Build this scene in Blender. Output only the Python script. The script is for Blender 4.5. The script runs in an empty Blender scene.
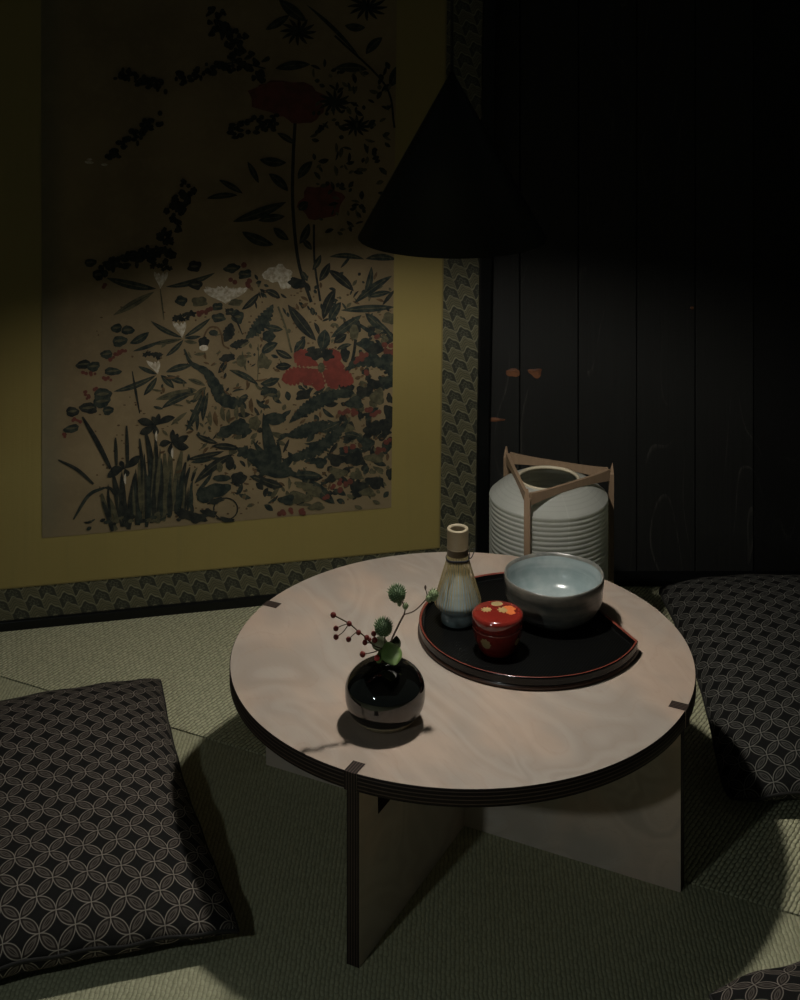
import bpy, bmesh, math, random
from mathutils import Vector, Matrix
C = bpy.context.scene.collection
R = math.radians
PI = math.pi
random.seed(7)

# ------------------------------------------------------------------ materials
class NT:
    """tiny helper round a node tree"""
    def __init__(s, name, base=(.5, .5, .5), rough=.6, spec=.5, metal=0.0):
        s.m = bpy.data.materials.new(name); s.m.use_nodes = True
        s.t = s.m.node_tree; s.n = s.t.nodes; s.l = s.t.links
        s.b = s.n['Principled BSDF']
        s.b.inputs['Base Color'].default_value = (*base, 1)
        s.b.inputs['Roughness'].default_value = rough
        s.b.inputs['Specular IOR Level'].default_value = spec
        s.b.inputs['Metallic'].default_value = metal
    def put(s, sock, v):
        if hasattr(v, 'is_output') or isinstance(v, bpy.types.NodeSocket): s.l.new(v, sock)
        elif isinstance(v, (tuple, list)) and sock.type == 'RGBA' and len(v) == 3: sock.default_value = (*v, 1)
        else: sock.default_value = v
    def f(s, op, a, b=0.0, c=None):
        n = s.n.new('ShaderNodeMath'); n.operation = op
        s.put(n.inputs[0], a); s.put(n.inputs[1], b)
        if c is not None: s.put(n.inputs[2], c)
        return n.outputs[0]
    def mix(s, fac, a, b, mode='MIX'):
        n = s.n.new('ShaderNodeMix'); n.data_type = 'RGBA'; n.blend_type = mode
        s.put(n.inputs[0], fac); s.put(n.inputs[6], a); s.put(n.inputs[7], b)
        return n.outputs[2]
    def coord(s, which='Object'):
        return s.n.new('ShaderNodeTexCoord').outputs[which]
    def mapping(s, v, scale=(1, 1, 1), rot=(0, 0, 0), loc=(0, 0, 0)):
        n = s.n.new('ShaderNodeMapping'); s.l.new(v, n.inputs[0])
        n.inputs['Scale'].default_value = scale; n.inputs['Rotation'].default_value = rot; n.inputs['Location'].default_value = loc
        return n.outputs[0]
    def sep(s, v):
        n = s.n.new('ShaderNodeSeparateXYZ'); s.l.new(v, n.inputs[0]); return n.outputs
    def noise(s, v, scale, detail=4, rough=.55, dist=0.0):
        n = s.n.new('ShaderNodeTexNoise'); s.l.new(v, n.inputs['Vector'])
        n.inputs['Scale'].default_value = scale; n.inputs['Detail'].default_value = detail
        n.inputs['Roughness'].default_value = rough; n.inputs['Distortion'].default_value = dist
        return n.outputs[0]
    def wave(s, v, scale, dist=0, detail=2, dscale=1, axis='X', kind='BANDS'):
        n = s.n.new('ShaderNodeTexWave'); s.l.new(v, n.inputs['Vector']); n.wave_type = kind
        if kind == 'BANDS': n.bands_direction = axis
        n.inputs['Scale'].default_value = scale; n.inputs['Distortion'].default_value = dist
        n.inputs['Detail'].default_value = detail; n.inputs['Detail Scale'].default_value = dscale
        return n.outputs['Fac']
    def ramp(s, fac, stops):
        n = s.n.new('ShaderNodeValToRGB'); s.put(n.inputs[0], fac)
        e = n.color_ramp.elements
        while len(e) < len(stops): e.new(.5)
        for q, (p, c) in zip(e, stops):
            q.position = p; q.color = (*c, 1)
        return n.outputs[0]
    def step(s, v, lo, hi):
        n = s.n.new('ShaderNodeMapRange'); n.interpolation_type = 'SMOOTHSTEP'
        s.put(n.inputs[0], v); n.inputs[1].default_value = lo; n.inputs[2].default_value = hi
        return n.outputs[0]
    def bump(s, h, strength=.3, dist=.001):
        n = s.n.new('ShaderNodeBump'); s.put(n.inputs['Height'], h)
        n.inputs['Strength'].default_value = strength; n.inputs['Distance'].default_value = dist
        s.l.new(n.outputs[0], s.b.inputs['Normal'])
    def col(s, c): s.put(s.b.inputs['Base Color'], c)
    def rgh(s, c): s.put(s.b.inputs['Roughness'], c)

def plain(name, base, rough=.6, spec=.5, metal=0.0, var=.12, nscale=60):
    m = NT(name, base, rough, spec, metal)
    n = m.noise(m.coord(), nscale)
    m.col(m.mix(m.f('MULTIPLY', n, var * 2), base, tuple(c * .55 for c in base)))
    return m.m

# tatami: rush ribs woven over cords; every mat's ribs run at its own angle
SEAM = math.atan2(-.519, 1.046)
def tatami(name, ang, p=.0056, q=.0105, bs=.9, gs=.62, k=1.0):
    m = NT(name, rough=.6, spec=.3)
    v = m.mapping(m.coord(), rot=(0, 0, -ang))
    x, y, z = m.sep(v)
    wob = m.f('MULTIPLY', m.f('SUBTRACT', m.noise(v, 75, 3), .5), .0052)
    u = m.f('DIVIDE', m.f('ADD', x, wob), p)
    col = m.f('FLOOR', u)
    fu = m.f('ABSOLUTE', m.f('SINE', m.f('MULTIPLY', u, PI)))
    wn = m.n.new('ShaderNodeTexWhiteNoise'); wn.noise_dimensions = '1D'; m.put(wn.inputs['W'], col)
    yy = m.f('ADD', m.f('DIVIDE', y, q), m.f('ADD', m.f('MULTIPLY', wn.outputs['Value'], .35), m.f('MULTIPLY', m.f('MODULO', m.f('ADD', col, 4000), 2), .5)))
    fv = m.f('ABSOLUTE', m.f('SINE', m.f('MULTIPLY', yy, PI)))
    h = m.f('MULTIPLY', m.f('POWER', fu, .7), m.f('ADD', .35, m.f('MULTIPLY', m.f('POWER', fv, .6), .65)))
    big = m.noise(v, 3.5, 3); fine = m.noise(m.mapping(v, scale=(1, .35, 1)), 210, 3, .7)
    base = m.mix(big, (.40 * k, .398 * k, .258 * k), (.48 * k, .476 * k, .318 * k))
    base = m.mix(m.f('MULTIPLY', m.step(fine, .38, .66), .5), base, (.26, .26, .16))
    groove = m.step(h, .62, .15)
    m.col(m.mix(m.f('MULTIPLY', groove, gs), base, (.125, .125, .072)))
    m.bump(h, bs, .0018)
    return m.m
MAT_TAT_A = tatami('tatami_rush', SEAM - R(6), .0056, .010, 1.0, .85, 1.38)
MAT_TAT_B = tatami('tatami_rush_turned', SEAM + R(24), .0049, .0090, .5, .45)
MAT_GAP = plain('tatami_gap_shadow_board', (.03, .03, .02), .9)

# near-black stained planks
def planks(name, base=(.0135, .0140, .0128), k=1.0):
    m = NT(name, rough=.62, spec=.25)
    v = m.coord()
    x, y, z = m.sep(v)
    pid = m.f('FLOOR', m.f('DIVIDE', m.f('ADD', x, 5.0 - .0052), .1003))
    cv = m.n.new('ShaderNodeCombineXYZ')
    m.put(cv.inputs[0], m.f('MULTIPLY', x, 9.0)); m.put(cv.inputs[1], m.f('MULTIPLY', pid, 3.7)); m.put(cv.inputs[2], m.f('MULTIPLY', z, .75))
    n0 = m.noise(m.mapping(cv.outputs[0], scale=(.22, 1, .55)), 2.4, 2, .5, .4)
    cont = m.f('FRACT', m.f('MULTIPLY', n0, 17.0))
    fine = m.noise(m.mapping(cv.outputs[0], scale=(9, 1, 1)), 7, 4, .65)
    mask = m.step(m.noise(m.mapping(cv.outputs[0], scale=(.5, 1, 1.2)), 2.2, 2), .46, .68)
    line = m.f('MULTIPLY', m.f('MULTIPLY', m.step(cont, .10, .0), m.step(fine, .35, .6)), mask)
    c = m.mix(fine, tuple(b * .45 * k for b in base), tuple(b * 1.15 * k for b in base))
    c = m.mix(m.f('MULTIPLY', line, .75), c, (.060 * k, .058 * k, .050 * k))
    m.col(c); m.bump(m.f('ADD', fine, m.f('MULTIPLY', line, .6)), .3, .001)
    return m.m
MAT_PLANK = planks('dark_stained_planks')
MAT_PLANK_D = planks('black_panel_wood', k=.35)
def knot():
    m = NT('knot_wood', rough=.6, spec=.3)
    r = m.wave(m.coord(), 60, 3, 2, 2, kind='RINGS')
    m.col(m.mix(r, (.060, .022, .009), (.150, .062, .028)))
    return m.m
MAT_KNOT = knot()
MAT_LACQ = plain('black_lacquer', (.0025, .003, .0033), .3, .3)
MAT_CEIL = plain('dark_ceiling_board', (.015, .014, .013), .8)

# folding screen
def paper():
    m = NT('aged_painting_paper', rough=.75, spec=.2)
    v = m.coord(); x, y, z = m.sep(v)
    n1 = m.noise(v, 6, 6, .68); n2 = m.noise(v, 24, 5, .68); weave = m.noise(m.mapping(v, scale=(1, 1, 9)), 130, 2)
    c = m.mix(m.step(n1, .35, .68), (.218, .166, .092), (.135, .104, .058))
    c = m.mix(m.f('MULTIPLY', m.step(n2, .5, .72), .45), c, (.24, .18, .105))
    c = m.mix(m.f('MULTIPLY', weave, .3), c, (.13, .09, .045))
    margin = m.f('MULTIPLY', m.step(x, .112, .068), m.f('ADD', .35, m.f('MULTIPLY', n2, .6)))
    low = m.f('MULTIPLY', m.step(m.f('ADD', z, m.f('MULTIPLY', n2, .03)), .21, .15), .6)
    c = m.mix(margin, c, (.105, .100, .065)); c = m.mix(low, c, (.16, .125, .07))
    m.col(c); m.bump(weave, .15, .0005)
    return m.m
MAT_PAPER = paper()
def ink(name, a, b, sc=90):
    m = NT(name, rough=.75, spec=.2)
    n = m.noise(m.coord(), sc, 4, .65)
    m.col(m.mix(m.step(n, .36, .66), a, b)); return m.m
MAT_INK = [ink('ink_blue_green', (.011, .0165, .0150), (.034, .040, .029)),
           ink('ink_dark', (.009, .0115, .0110), (.024, .026, .020)),
           ink('ink_olive', (.044, .043, .025), (.085, .076, .042)),
           ink('pigment_red', (.160, .036, .026), (.110, .028, .021), 50),
           ink('pigment_white', (.46, .42, .34), (.27, .23, .16), 170),
           ink('ink_brown', (.060, .038, .018), (.10, .062, .03)),
           ink('pigment_red_dim', (.110, .033, .024), (.075, .029, .020), 50)]
def silk():
    m = NT('gold_silk_mount', rough=.48, spec=.4)
    v = m.coord(); x, y, z = m.sep(v)
    w1 = m.noise(m.mapping(v, scale=(1, 1, 14)), 90, 2); w2 = m.noise(v, 4.5, 4); w3 = m.noise(m.mapping(v, scale=(9, 1, .4)), 9, 3)
    c = m.mix(w2, (.200, .158, .048), (.255, .202, .066))
    c = m.mix(m.f('MULTIPLY', w1, .28), c, (.16, .125, .04))
    c = m.mix(m.f('MULTIPLY', m.step(w3, .5, .75), .22), c, (.18, .15, .055))
    m.col(c); m.bump(m.f('ADD', w1, m.f('MULTIPLY', w3, 2)), .25, .0006)
    return m.m
MAT_SILK = silk()
MAT_SILK_EDGE = plain('gold_thread_edge', (.16, .125, .04), .5)
def brocade():
    m = NT('woven_brocade', rough=.55, spec=.35)
    x, y, z = m.sep(m.coord())
    a, b = .0262, .0178
    u = m.f('ADD', m.f('DIVIDE', m.f('ADD', x, m.f('MULTIPLY', z, .35)), a), 200.0)
    tri = m.f('ABSOLUTE', m.f('SUBTRACT', m.f('FRACT', u), .5))
    tri = m.f('ADD', tri, m.f('MULTIPLY', m.f('SINE', m.f('MULTIPLY', u, 4 * PI)), .06))
    w = m.f('ADD', m.f('DIVIDE', z, b), m.f('ADD', m.f('MULTIPLY', tri, 1.15), 200.0))
    cu, cw = m.f('FLOOR', u), m.f('FLOOR', w)
    fu, fw = m.f('SUBTRACT', m.f('FRACT', u), .5), m.f('SUBTRACT', m.f('FRACT', w), .5)
    line = m.f('MAXIMUM', m.step(m.f('ABSOLUTE', fw), .40, .47), m.f('MULTIPLY', m.step(m.f('ABSOLUTE', fu), .455, .49), .5))
    fz = m.f('SUBTRACT', fw, m.f('SUBTRACT', m.f('MULTIPLY', tri, 1.15), .29))
    rad = m.f('SQRT', m.f('ADD', m.f('MULTIPLY', fu, fu), m.f('MULTIPLY', fz, m.f('MULTIPLY', fz, .5))))
    ang = m.f('ARCTAN2', fu, fz)
    pet = m.f('ADD', .21, m.f('MULTIPLY', m.f('COSINE', m.f('MULTIPLY', ang, 6)), .06))
    flower = m.f('MAXIMUM', m.step(m.f('ABSOLUTE', m.f('SUBTRACT', rad, pet)), .06, .02), m.step(rad, .08, .05))
    dark = m.f('MODULO', m.f('ADD', cu, cw), 2.0)
    hatch = m.f('ADD', .5, m.f('MULTIPLY', .5, m.f('SINE', m.f('MULTIPLY', w, 2 * PI * 4))))
    goldc = m.mix(hatch, (.062, .060, .034), (.135, .122, .066))
    darkc = m.mix(m.f('MULTIPLY', flower, .7), (.016, .018, .013), (.100, .100, .066))
    c = m.mix(dark, darkc, goldc)
    c = m.mix(m.f('MULTIPLY', line, .85), c, (.215, .205, .130))
    n = m.noise(m.coord(), 24, 4); wv = m.noise(m.mapping(m.coord(), scale=(1, 1, 3)), 330, 2)
    c = m.mix(m.f('MULTIPLY', n, .45), c, (.05, .05, .032))
    c = m.mix(m.f('MULTIPLY', wv, .4), c, (.03, .03, .02))
    m.col(c); m.bump(m.f('ADD', line, hatch), .2, .0005)
    return m.m
MAT_BROC = brocade()

# table
def birch(name, sc=1.0, rot=0.5, brighten=1.0):
    m = NT(name, rough=.5, spec=.3)
    v = m.mapping(m.coord(), scale=(sc, sc, sc), rot=(0, 0, rot))
    warp = m.noise(m.mapping(v, scale=(1.0, 2.2, 1.8), loc=(.3, .1, 0)), 2.1, 2, .45, .9)
    cv = m.n.new('ShaderNodeCombineXYZ')
    x, y, z = m.sep(v)
    m.put(cv.inputs[0], m.f('ADD', m.f('MULTIPLY', x, .25), m.f('MULTIPLY', warp, 1.0)))
    m.put(cv.inputs[1], m.f('MULTIPLY', y, .6)); m.put(cv.inputs[2], z)
    g = m.wave(cv.outputs[0], 3.0, 1.6, 3, 1.6)
    fine = m.noise(m.mapping(v, scale=(4, 70, 70)), 6, 4)
    blot = m.noise(m.mapping(v, scale=(1, 2, 2)), 7, 4, .6)
    c = m.mix(g, (0.299 * brighten, 0.255 * brighten, 0.216 * brighten), (0.333 * brighten, 0.289 * brighten, 0.248 * brighten))
    hue = m.step(m.noise(m.mapping(v, scale=(1, 1.6, 1)), 3.1, 3), .40, .62)
    c = m.mix(m.f('MULTIPLY', hue, .55), c, (0.447 * brighten, 0.321 * brighten, 0.239 * brighten))
    c = m.mix(m.f('MULTIPLY', m.step(blot, .48, .72), .42), c, (0.279 * brighten, 0.233 * brighten, 0.193 * brighten))
    c = m.mix(m.f('MULTIPLY', m.f('MULTIPLY', m.step(warp, .56, .62), m.step(warp, .68, .63)), .4), c, (0.252 * brighten, 0.200 * brighten, 0.158 * brighten))
    arcs = m.step(m.f('FRACT', m.f('MULTIPLY', warp, 15.0)), .16, .0)
    c = m.mix(m.f('MULTIPLY', m.f('MULTIPLY', arcs, m.step(fine, .35, .6)), .22), c, (0.267 * brighten, 0.177 * brighten, 0.131 * brighten))
    c = m.mix(m.f('MULTIPLY', m.step(fine, .52, .75), .20), c, (0.231 * brighten, 0.189 * brighten, 0.154 * brighten))
    m.col(c); m.bump(fine, .06, .0004)
    return m.m
MAT_TOP = birch('birch_veneer_top', 1.5, 1.1)
MAT_PANEL = birch('birch_veneer_brightened', 2.0, .2, 1.62)  # same veneer as the top, its colour brightened in place of stronger light
def ply(name, axis, pitch):
    m = NT(name, rough=.6, spec=.12)
    o = m.sep(m.coord())['XYZ'.index(axis)]
    s_ = m.f('ABSOLUTE', m.f('SINE', m.f('MULTIPLY', o, PI / pitch)))
    n = m.noise(m.mapping(m.coord(), scale=(1, 1, 1)), 60, 3)
    c = m.mix(m.step(s_, .84, .98), (.018, .0125, .0105), (.110, .076, .060))
    m.col(m.mix(m.f('MULTIPLY', n, .6), c, (.02, .015, .012)))
    return m.m
MAT_PLY_Z = ply('dark_plywood_edge', 'Z', .0042)
MAT_PLY_T = ply('dark_plywood_tenon', 'Y', .0032)

# small things
MAT_LAMP = plain('matte_black_metal', (.010, .011, .0105), .55, .4, 0, .1)
MAT_LAMP_IN = plain('lamp_inner_paint', (.07, .07, .065), .7)
MAT_CORD = plain('black_fabric_cord', (.010, .010, .010), .8)
def bulbmat():
    m = NT('glowing_bulb', (1, .95, .88), .5)
    m.b.inputs['Emission Color'].default_value = (1, .95, .86, 1)
    m.b.inputs['Emission Strength'].default_value = 920
    return m.m
MAT_BULB = bulbmat()
def ceramic(name, a, b, rough, sc=28, band=True, spec=.5):
    m = NT(name, rough=rough, spec=spec)
    v = m.coord(); x, y, z = m.sep(v)
    n = m.noise(v, sc, 5, .6)
    f_ = m.step(n, .35, .68)
    if band:
        q = m.noise(m.mapping(v, scale=(.25, .25, 3.4)), 22, 3)
        f_ = m.f('MULTIPLY', m.f('ADD', f_, m.step(q, .4, .62)), .5)
    m.col(m.mix(f_, a, b)); m.bump(n, .1, .0008)
    return m.m
MAT_BOWL_OUT = ceramic('grey_bowl_glaze', (.075, .080, .074), (.190, .168, .135), .26)
MAT_BOWL_IN = ceramic('celadon_glaze', (.185, .235, .240), (.310, .350, .345), .20, 40)
MAT_BOWL_LIP = ceramic('bowl_lip_glaze', (.15, .145, .125), (.085, .09, .085), .3, 80, False)
MAT_HOLD = ceramic('pale_blue_glaze', (.21, .27, .28), (.31, .37, .37), .25, 60)
MAT_VASE = plain('black_glaze', (.0035, .0035, .003), .035, .9, 0, .1)
MAT_VASE.node_tree.nodes['Principled BSDF'].inputs['IOR'].default_value = 1.62
MAT_VASE_FOOT = ceramic('bare_stoneware', (.30, .25, .16), (.21, .17, .105), .5, 60)
MAT_TRAY = plain('black_urushi', (.0025, .0024, .0023), .14, .4)
def trayfloor():
    m = NT('black_urushi_ribbed', (.0028, .0030, .0029), .38, .12)
    w = m.wave(m.mapping(m.coord(), rot=(0, 0, .5)), 95, .6, 1, 1)
    m.bump(w, .22, .0006); return m.m
MAT_TRAYF = trayfloor()
MAT_TRAY_RED = plain('red_lacquer_line', (.17, .036, .022), .35)
MAT_TRAY_BR = plain('brown_lacquer_foot', (.040, .017, .010), .3)
MAT_RED = plain('vermilion_lacquer', (.165, .016, .011), .08, .6, 0, .08)
MAT_RED.node_tree.nodes['Principled BSDF'].inputs['IOR'].default_value = 1.65
MAT_GOLD = plain('gold_makie', (.50, .36, .15), .35, .5, .35)
MAT_GOLD_R = plain('orange_gold_makie', (.62, .16, .045), .35, .5, .1)
MAT_GOLD_D = plain('dull_gold_makie', (.36, .28, .13), .45, .5, .3)
MAT_BAMBOO = plain('bamboo', (.115, .088, .049), .5, .4, 0, .35, 140)
MAT_BAMBOO_T = plain('bamboo_tine', (.36, .29, .14), .55, .3, 0, .2)
MAT_BAMBOO_C = plain('cut_bamboo_end', (.25, .21, .14), .6)
MAT_THREAD = plain('dark_thread', (.010, .010, .012), .8)
def washi():
    m = NT('washi_paper', rough=.8, spec=.2)
    v = m.coord(); n = m.noise(m.mapping(v, scale=(1, 1, .5)), 70, 5, .7)
    x, y, z = m.sep(v)
    rad = m.f('SQRT', m.f('ADD', m.f('MULTIPLY', x, x), m.f('MULTIPLY', y, y)))
    rings = m.step(m.f('ABSOLUTE', m.f('SUBTRACT', m.f('FRACT', m.f('DIVIDE', rad, .0062)), .5)), .5, .30)
    spoke = m.step(m.f('ABSOLUTE', m.f('SUBTRACT', m.f('FRACT', m.f('ADD', m.f('MULTIPLY', m.f('ARCTAN2', y, x), 8 / (2 * PI)), 8.2)), .5)), .022, .008)
    top = m.step(z, .256, .259)
    c = m.mix(n, (.285, .292, .272), (.395, .402, .378))
    c = m.mix(m.f('MULTIPLY', m.f('MULTIPLY', rings, top), .28), c, (.60, .61, .56))
    c = m.mix(m.f('MULTIPLY', spoke, .30), c, (.60, .61, .56))
    m.col(c)
    tr = m.n.new('ShaderNodeBsdfTranslucent'); tr.inputs[0].default_value = (.74, .76, .64, 1)
    mx = m.n.new('ShaderNodeMixShader'); mx.inputs[0].default_value = .42
    out = m.n['Material Output']
    m.l.new(m.b.outputs[0], mx.inputs[1]); m.l.new(tr.outputs[0], mx.inputs[2]); m.l.new(mx.outputs[0], out.inputs[0])
    m.bump(n, .2, .0008)
    return m.m
MAT_WASHI = washi()
def cedar():
    m = NT('cedar_wood', rough=.55, spec=.3)
    v = m.coord(); g = m.noise(m.mapping(v, scale=(30, 30, 2.5)), 8, 4)
    m.col(m.mix(g, (.245, .170, .108), (.165, .112, .070))); return m.m
MAT_CEDAR = cedar()
MAT_STEM = plain('brown_stem', (.060, .034, .018), .7)
MAT_STEM_G = plain('green_stem', (.10, .105, .040), .7)
MAT_BERRY = plain('dark_red_berry', (.125, .015, .011), .35, .3)
MAT_BERRY_B = plain('bright_red_berry', (.50, .040, .045), .25, .5)
MAT_BURR = plain('green_burr', (.075, .125, .052), .6, .4, 0, .5, 300)
MAT_BURR_T = plain('burr_spine_tip', (.13, .20, .095), .6)
MAT_BUD = plain('pale_green_bud', (.22, .29, .14), .6, .4, 0, .5, 400)
MAT_LEAF = plain('bright_leaf', (.15, .24, .065), .5, .4, 0, .5, 120)
MAT_LEAF_D = plain('dark_leaf', (.022, .028, .010), .75, .15, 0, .3, 150)

def shippo(name, line, body, petal, width=.042):
    """interlocking-circles cloth; UV in circle radii"""
    m = NT(name, rough=.85, spec=.15)
    uv = m.coord('UV'); x, y, z = m.sep(uv)
    def circ(off):
        w = []
        for o in (x, y):
            a = m.f('FLOORED_MODULO', m.f('ADD', o, 1.0 + off), 2.0)
            w.append(m.f('SUBTRACT', a, 1.0))
        return m.f('SQRT', m.f('ADD', m.f('MULTIPLY', w[0], w[0]), m.f('MULTIPLY', w[1], w[1])))
    a, b = circ(0.0), circ(1.0)
    d = m.f('MINIMUM', m.f('ABSOLUTE', m.f('SUBTRACT', a, 1)), m.f('ABSOLUTE', m.f('SUBTRACT', b, 1)))
    mx = m.f('MAXIMUM', a, b)
    ln = m.step(d, width, width * .35)
    inner = m.step(m.f('ABSOLUTE', m.f('SUBTRACT', mx, .83)), .055, .02)
    inp = m.step(mx, .98, .92)
    spine = m.f('MULTIPLY', m.step(m.f('ABSOLUTE', m.f('SUBTRACT', a, b)), .05, .02), m.step(mx, .80, .78))
    weave = m.noise(m.mapping(uv, scale=(1, 1, 1)), 26, 2)
    fade = m.noise(uv, 1.1, 3)
    c = m.mix(m.f('MULTIPLY', inp, .85), body, petal)
    c = m.mix(m.f('MULTIPLY', m.f('MAXIMUM', inner, spine), .30), c, line)
    c = m.mix(m.f('MULTIPLY', ln, m.f('ADD', .42, m.f('MULTIPLY', fade, .75))), c, line)
    c = m.mix(m.f('MULTIPLY', weave, .35), c, (.004, .004, .004))
    m.col(c); m.bump(m.f('ADD', m.f('MULTIPLY', weave, .6), ln), .3, .0006)
    return m.m
MAT_CUSH_A = shippo('brown_circle_cloth', (.30, .265, .225), (.0095, .0092, .0088), (.030, .0225, .0185))
MAT_CUSH_B = shippo('charcoal_circle_cloth', (.22, .215, .19), (.0075, .0076, .0072), (.0155, .0155, .0135))

# ------------------------------------------------------------------ mesh helpers
def face(bm, vs, mi=0, smooth=False):
    try:
        f_ = bm.faces.new(vs)
    except ValueError:
        return None
    f_.material_index = mi; f_.smooth = smooth
    return f_
def box(bm, x0, x1, y0, y1, z0, z1, mi=0, bev=0.0):
    v = [bm.verts.new((x, y, z)) for x in (x0, x1) for y in (y0, y1) for z in (z0, z1)]
    fs = [face(bm, [v[i] for i in q], mi) for q in ((0, 1, 3, 2), (4, 6, 7, 5), (0, 4, 5, 1), (2, 3, 7, 6), (0, 2, 6, 4), (1, 5, 7, 3))]
    if bev:
        es = {e for f_ in fs for e in f_.edges}
        bmesh.ops.bevel(bm, geom=list(es), offset=bev, segments=2, affect='EDGES', profile=.5)
    return fs
def lathe(bm, prof, seg=64, mi=0, c=(0, 0), closed=False, mis=None):
    rings = []
    for r, z in prof:
        if r < 1e-6: rings.append([bm.verts.new((c[0], c[1], z))])
        else: rings.append([bm.verts.new((c[0] + r * math.cos(2 * PI * i / seg), c[1] + r * math.sin(2 * PI * i / seg), z)) for i in range(seg)])
    pr = list(zip(rings, rings[1:])) + ([(rings[-1], rings[0])] if closed else [])
    for k, (a, b) in enumerate(pr):
        q = mis[k] if mis else mi
        for i in range(seg):
            j = (i + 1) % seg
            if len(a) == 1 and len(b) == 1: continue
            if len(a) == 1: face(bm, [a[0], b[j], b[i]], q, True)
            elif len(b) == 1: face(bm, [a[i], a[j], b[0]], q, True)
            else: face(bm, [a[i], a[j], b[j], b[i]], q, True)
def tube(bm, pts, rad, seg=8, mi=0, caps=True):
    pts = [Vector(p) for p in pts]
    if not hasattr(rad, '__len__'): rad = [rad] * len(pts)
    rings = []; prev = None
    for i, p in enumerate(pts):
        t = (pts[min(i + 1, len(pts) - 1)] - pts[max(i - 1, 0)]).normalized()
        if prev is None:
            n = t.orthogonal().normalized()
        else:
            n = (prev - t * prev.dot(t)).normalized()
        prev = n; b = t.cross(n)
        rings.append([bm.verts.new(p + (n * math.cos(2 * PI * k / seg) + b * math.sin(2 * PI * k / seg)) * rad[i]) for k in range(seg)])
    for a, b in zip(rings, rings[1:]):
        for k in range(seg):
            face(bm, [a[k], a[(k + 1) % seg], b[(k + 1) % seg], b[k]], mi, True)
    if caps:
        face(bm, rings[0][::-1], mi); face(bm, rings[-1], mi)
def ball(bm, c, r, u=14, v=9, mi=0, sz=1.0):
    lathe2 = [(r * math.sin(PI * k / v), c[2] - r * sz * math.cos(PI * k / v)) for k in range(v + 1)]
    lathe2[0] = (0, lathe2[0][1]); lathe2[-1] = (0, lathe2[-1][1])
    lathe(bm, lathe2, u, mi, (c[0], c[1]))
def sweep(pts, n=14):
    """Catmull-Rom through points"""
    P = [Vector(p) for p in pts]; P = [P[0] * 2 - P[1]] + P + [P[-1] * 2 - P[-2]]
    out = []
    for i in range(1, len(P) - 2):
        for k in range(n):
            t = k / n
            out.append(.5 * ((2 * P[i]) + (P[i + 1] - P[i - 1]) * t + (2 * P[i - 1] - 5 * P[i] + 4 * P[i + 1] - P[i + 2]) * t * t + (3 * P[i] - P[i - 1] - 3 * P[i + 1] + P[i + 2]) * t ** 3))
    out.append(P[-2]); return out
def obj(name, bm, mats, parent=None, label=None, norm=True, smooth_angle=None):
    if norm: bmesh.ops.recalc_face_normals(bm, faces=bm.faces[:])
    me = bpy.data.meshes.new(name); bm.to_mesh(me); bm.free()
    for m in (mats if isinstance(mats, (list, tuple)) else [mats]): me.materials.append(m)
    o = bpy.data.objects.new(name, me); C.objects.link(o)
    if parent: o.parent = parent
    if label: o['label'] = label
    return o
def thing(name, label, cat, loc=(0, 0, 0), rotz=0, group=None):
    o = bpy.data.objects.new(name, None); C.objects.link(o)
    o.empty_display_size = .05
    o.location = loc; o.rotation_euler = (0, 0, rotz)
    o['label'] = label; o['category'] = cat
    if group: o['group'] = group
    return o
def tag(o, label, cat, group=None):
    o['label'] = label; o['category'] = cat
    if group: o['group'] = group
    return o
def struct(o): o['kind'] = 'structure'; return o
B = bmesh.new

# ------------------------------------------------------------------ the room
WALL_Y = 2.472
def floor():
    bm = B()
    d = Vector((math.cos(SEAM), math.sin(SEAM), 0)); n = Vector((-d.y, d.x, 0))
    p = Vector((-.595, 2.146, 0)); g = .0016
    def strip(a, b, mi):
        # mat between offsets a..b of the seam line, with a rolled edge
        offs = sorted((a, b)); L = 3.2
        r = []
        for o in offs: r.append((p + d * -L + n * o, p + d * L + n * o))
        top = [bm.verts.new(q) for q in (r[0][0], r[0][1], r[1][1], r[1][0])]
        face(bm, top, mi)
        edge = 1 if abs(offs[1]) < .01 else 0
        e0, e1 = (top[3], top[2]) if edge else (top[0], top[1])
        s = -1 if edge else 1
        lo = [bm.verts.new(v.co + Vector((0, 0, -.012)) - n * s * .0004) for v in (e0, e1)]
        face(bm, [e0, e1, lo[1], lo[0]], mi)
    strip(g, 2.6, 0); strip(-g, -2.6, 1)
    v = [bm.verts.new((x, y, -.012)) for x, y in ((-3, -2), (3, -2), (3, 4), (-3, 4))]
    face(bm, v, 2)
    # keep only what lies inside the room
    for co, no in (((0, WALL_Y + .005, 0), (0, 1, 0)), ((1.7, 0, 0), (1, 0, 0)), ((-1.7, 0, 0), (-1, 0, 0)), ((0, -.6, 0), (0, -1, 0))):
        bmesh.ops.bisect_plane(bm, geom=bm.verts[:] + bm.edges[:] + bm.faces[:], plane_co=co, plane_no=no, clear_outer=True)
    for f_ in bm.faces:
        if f_.normal.z < 0 and abs(f_.normal.z) > .5: f_.normal_flip()
    return struct(obj('floor', bm, [MAT_TAT_A, MAT_TAT_B, MAT_GAP], norm=False))
floor()
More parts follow.
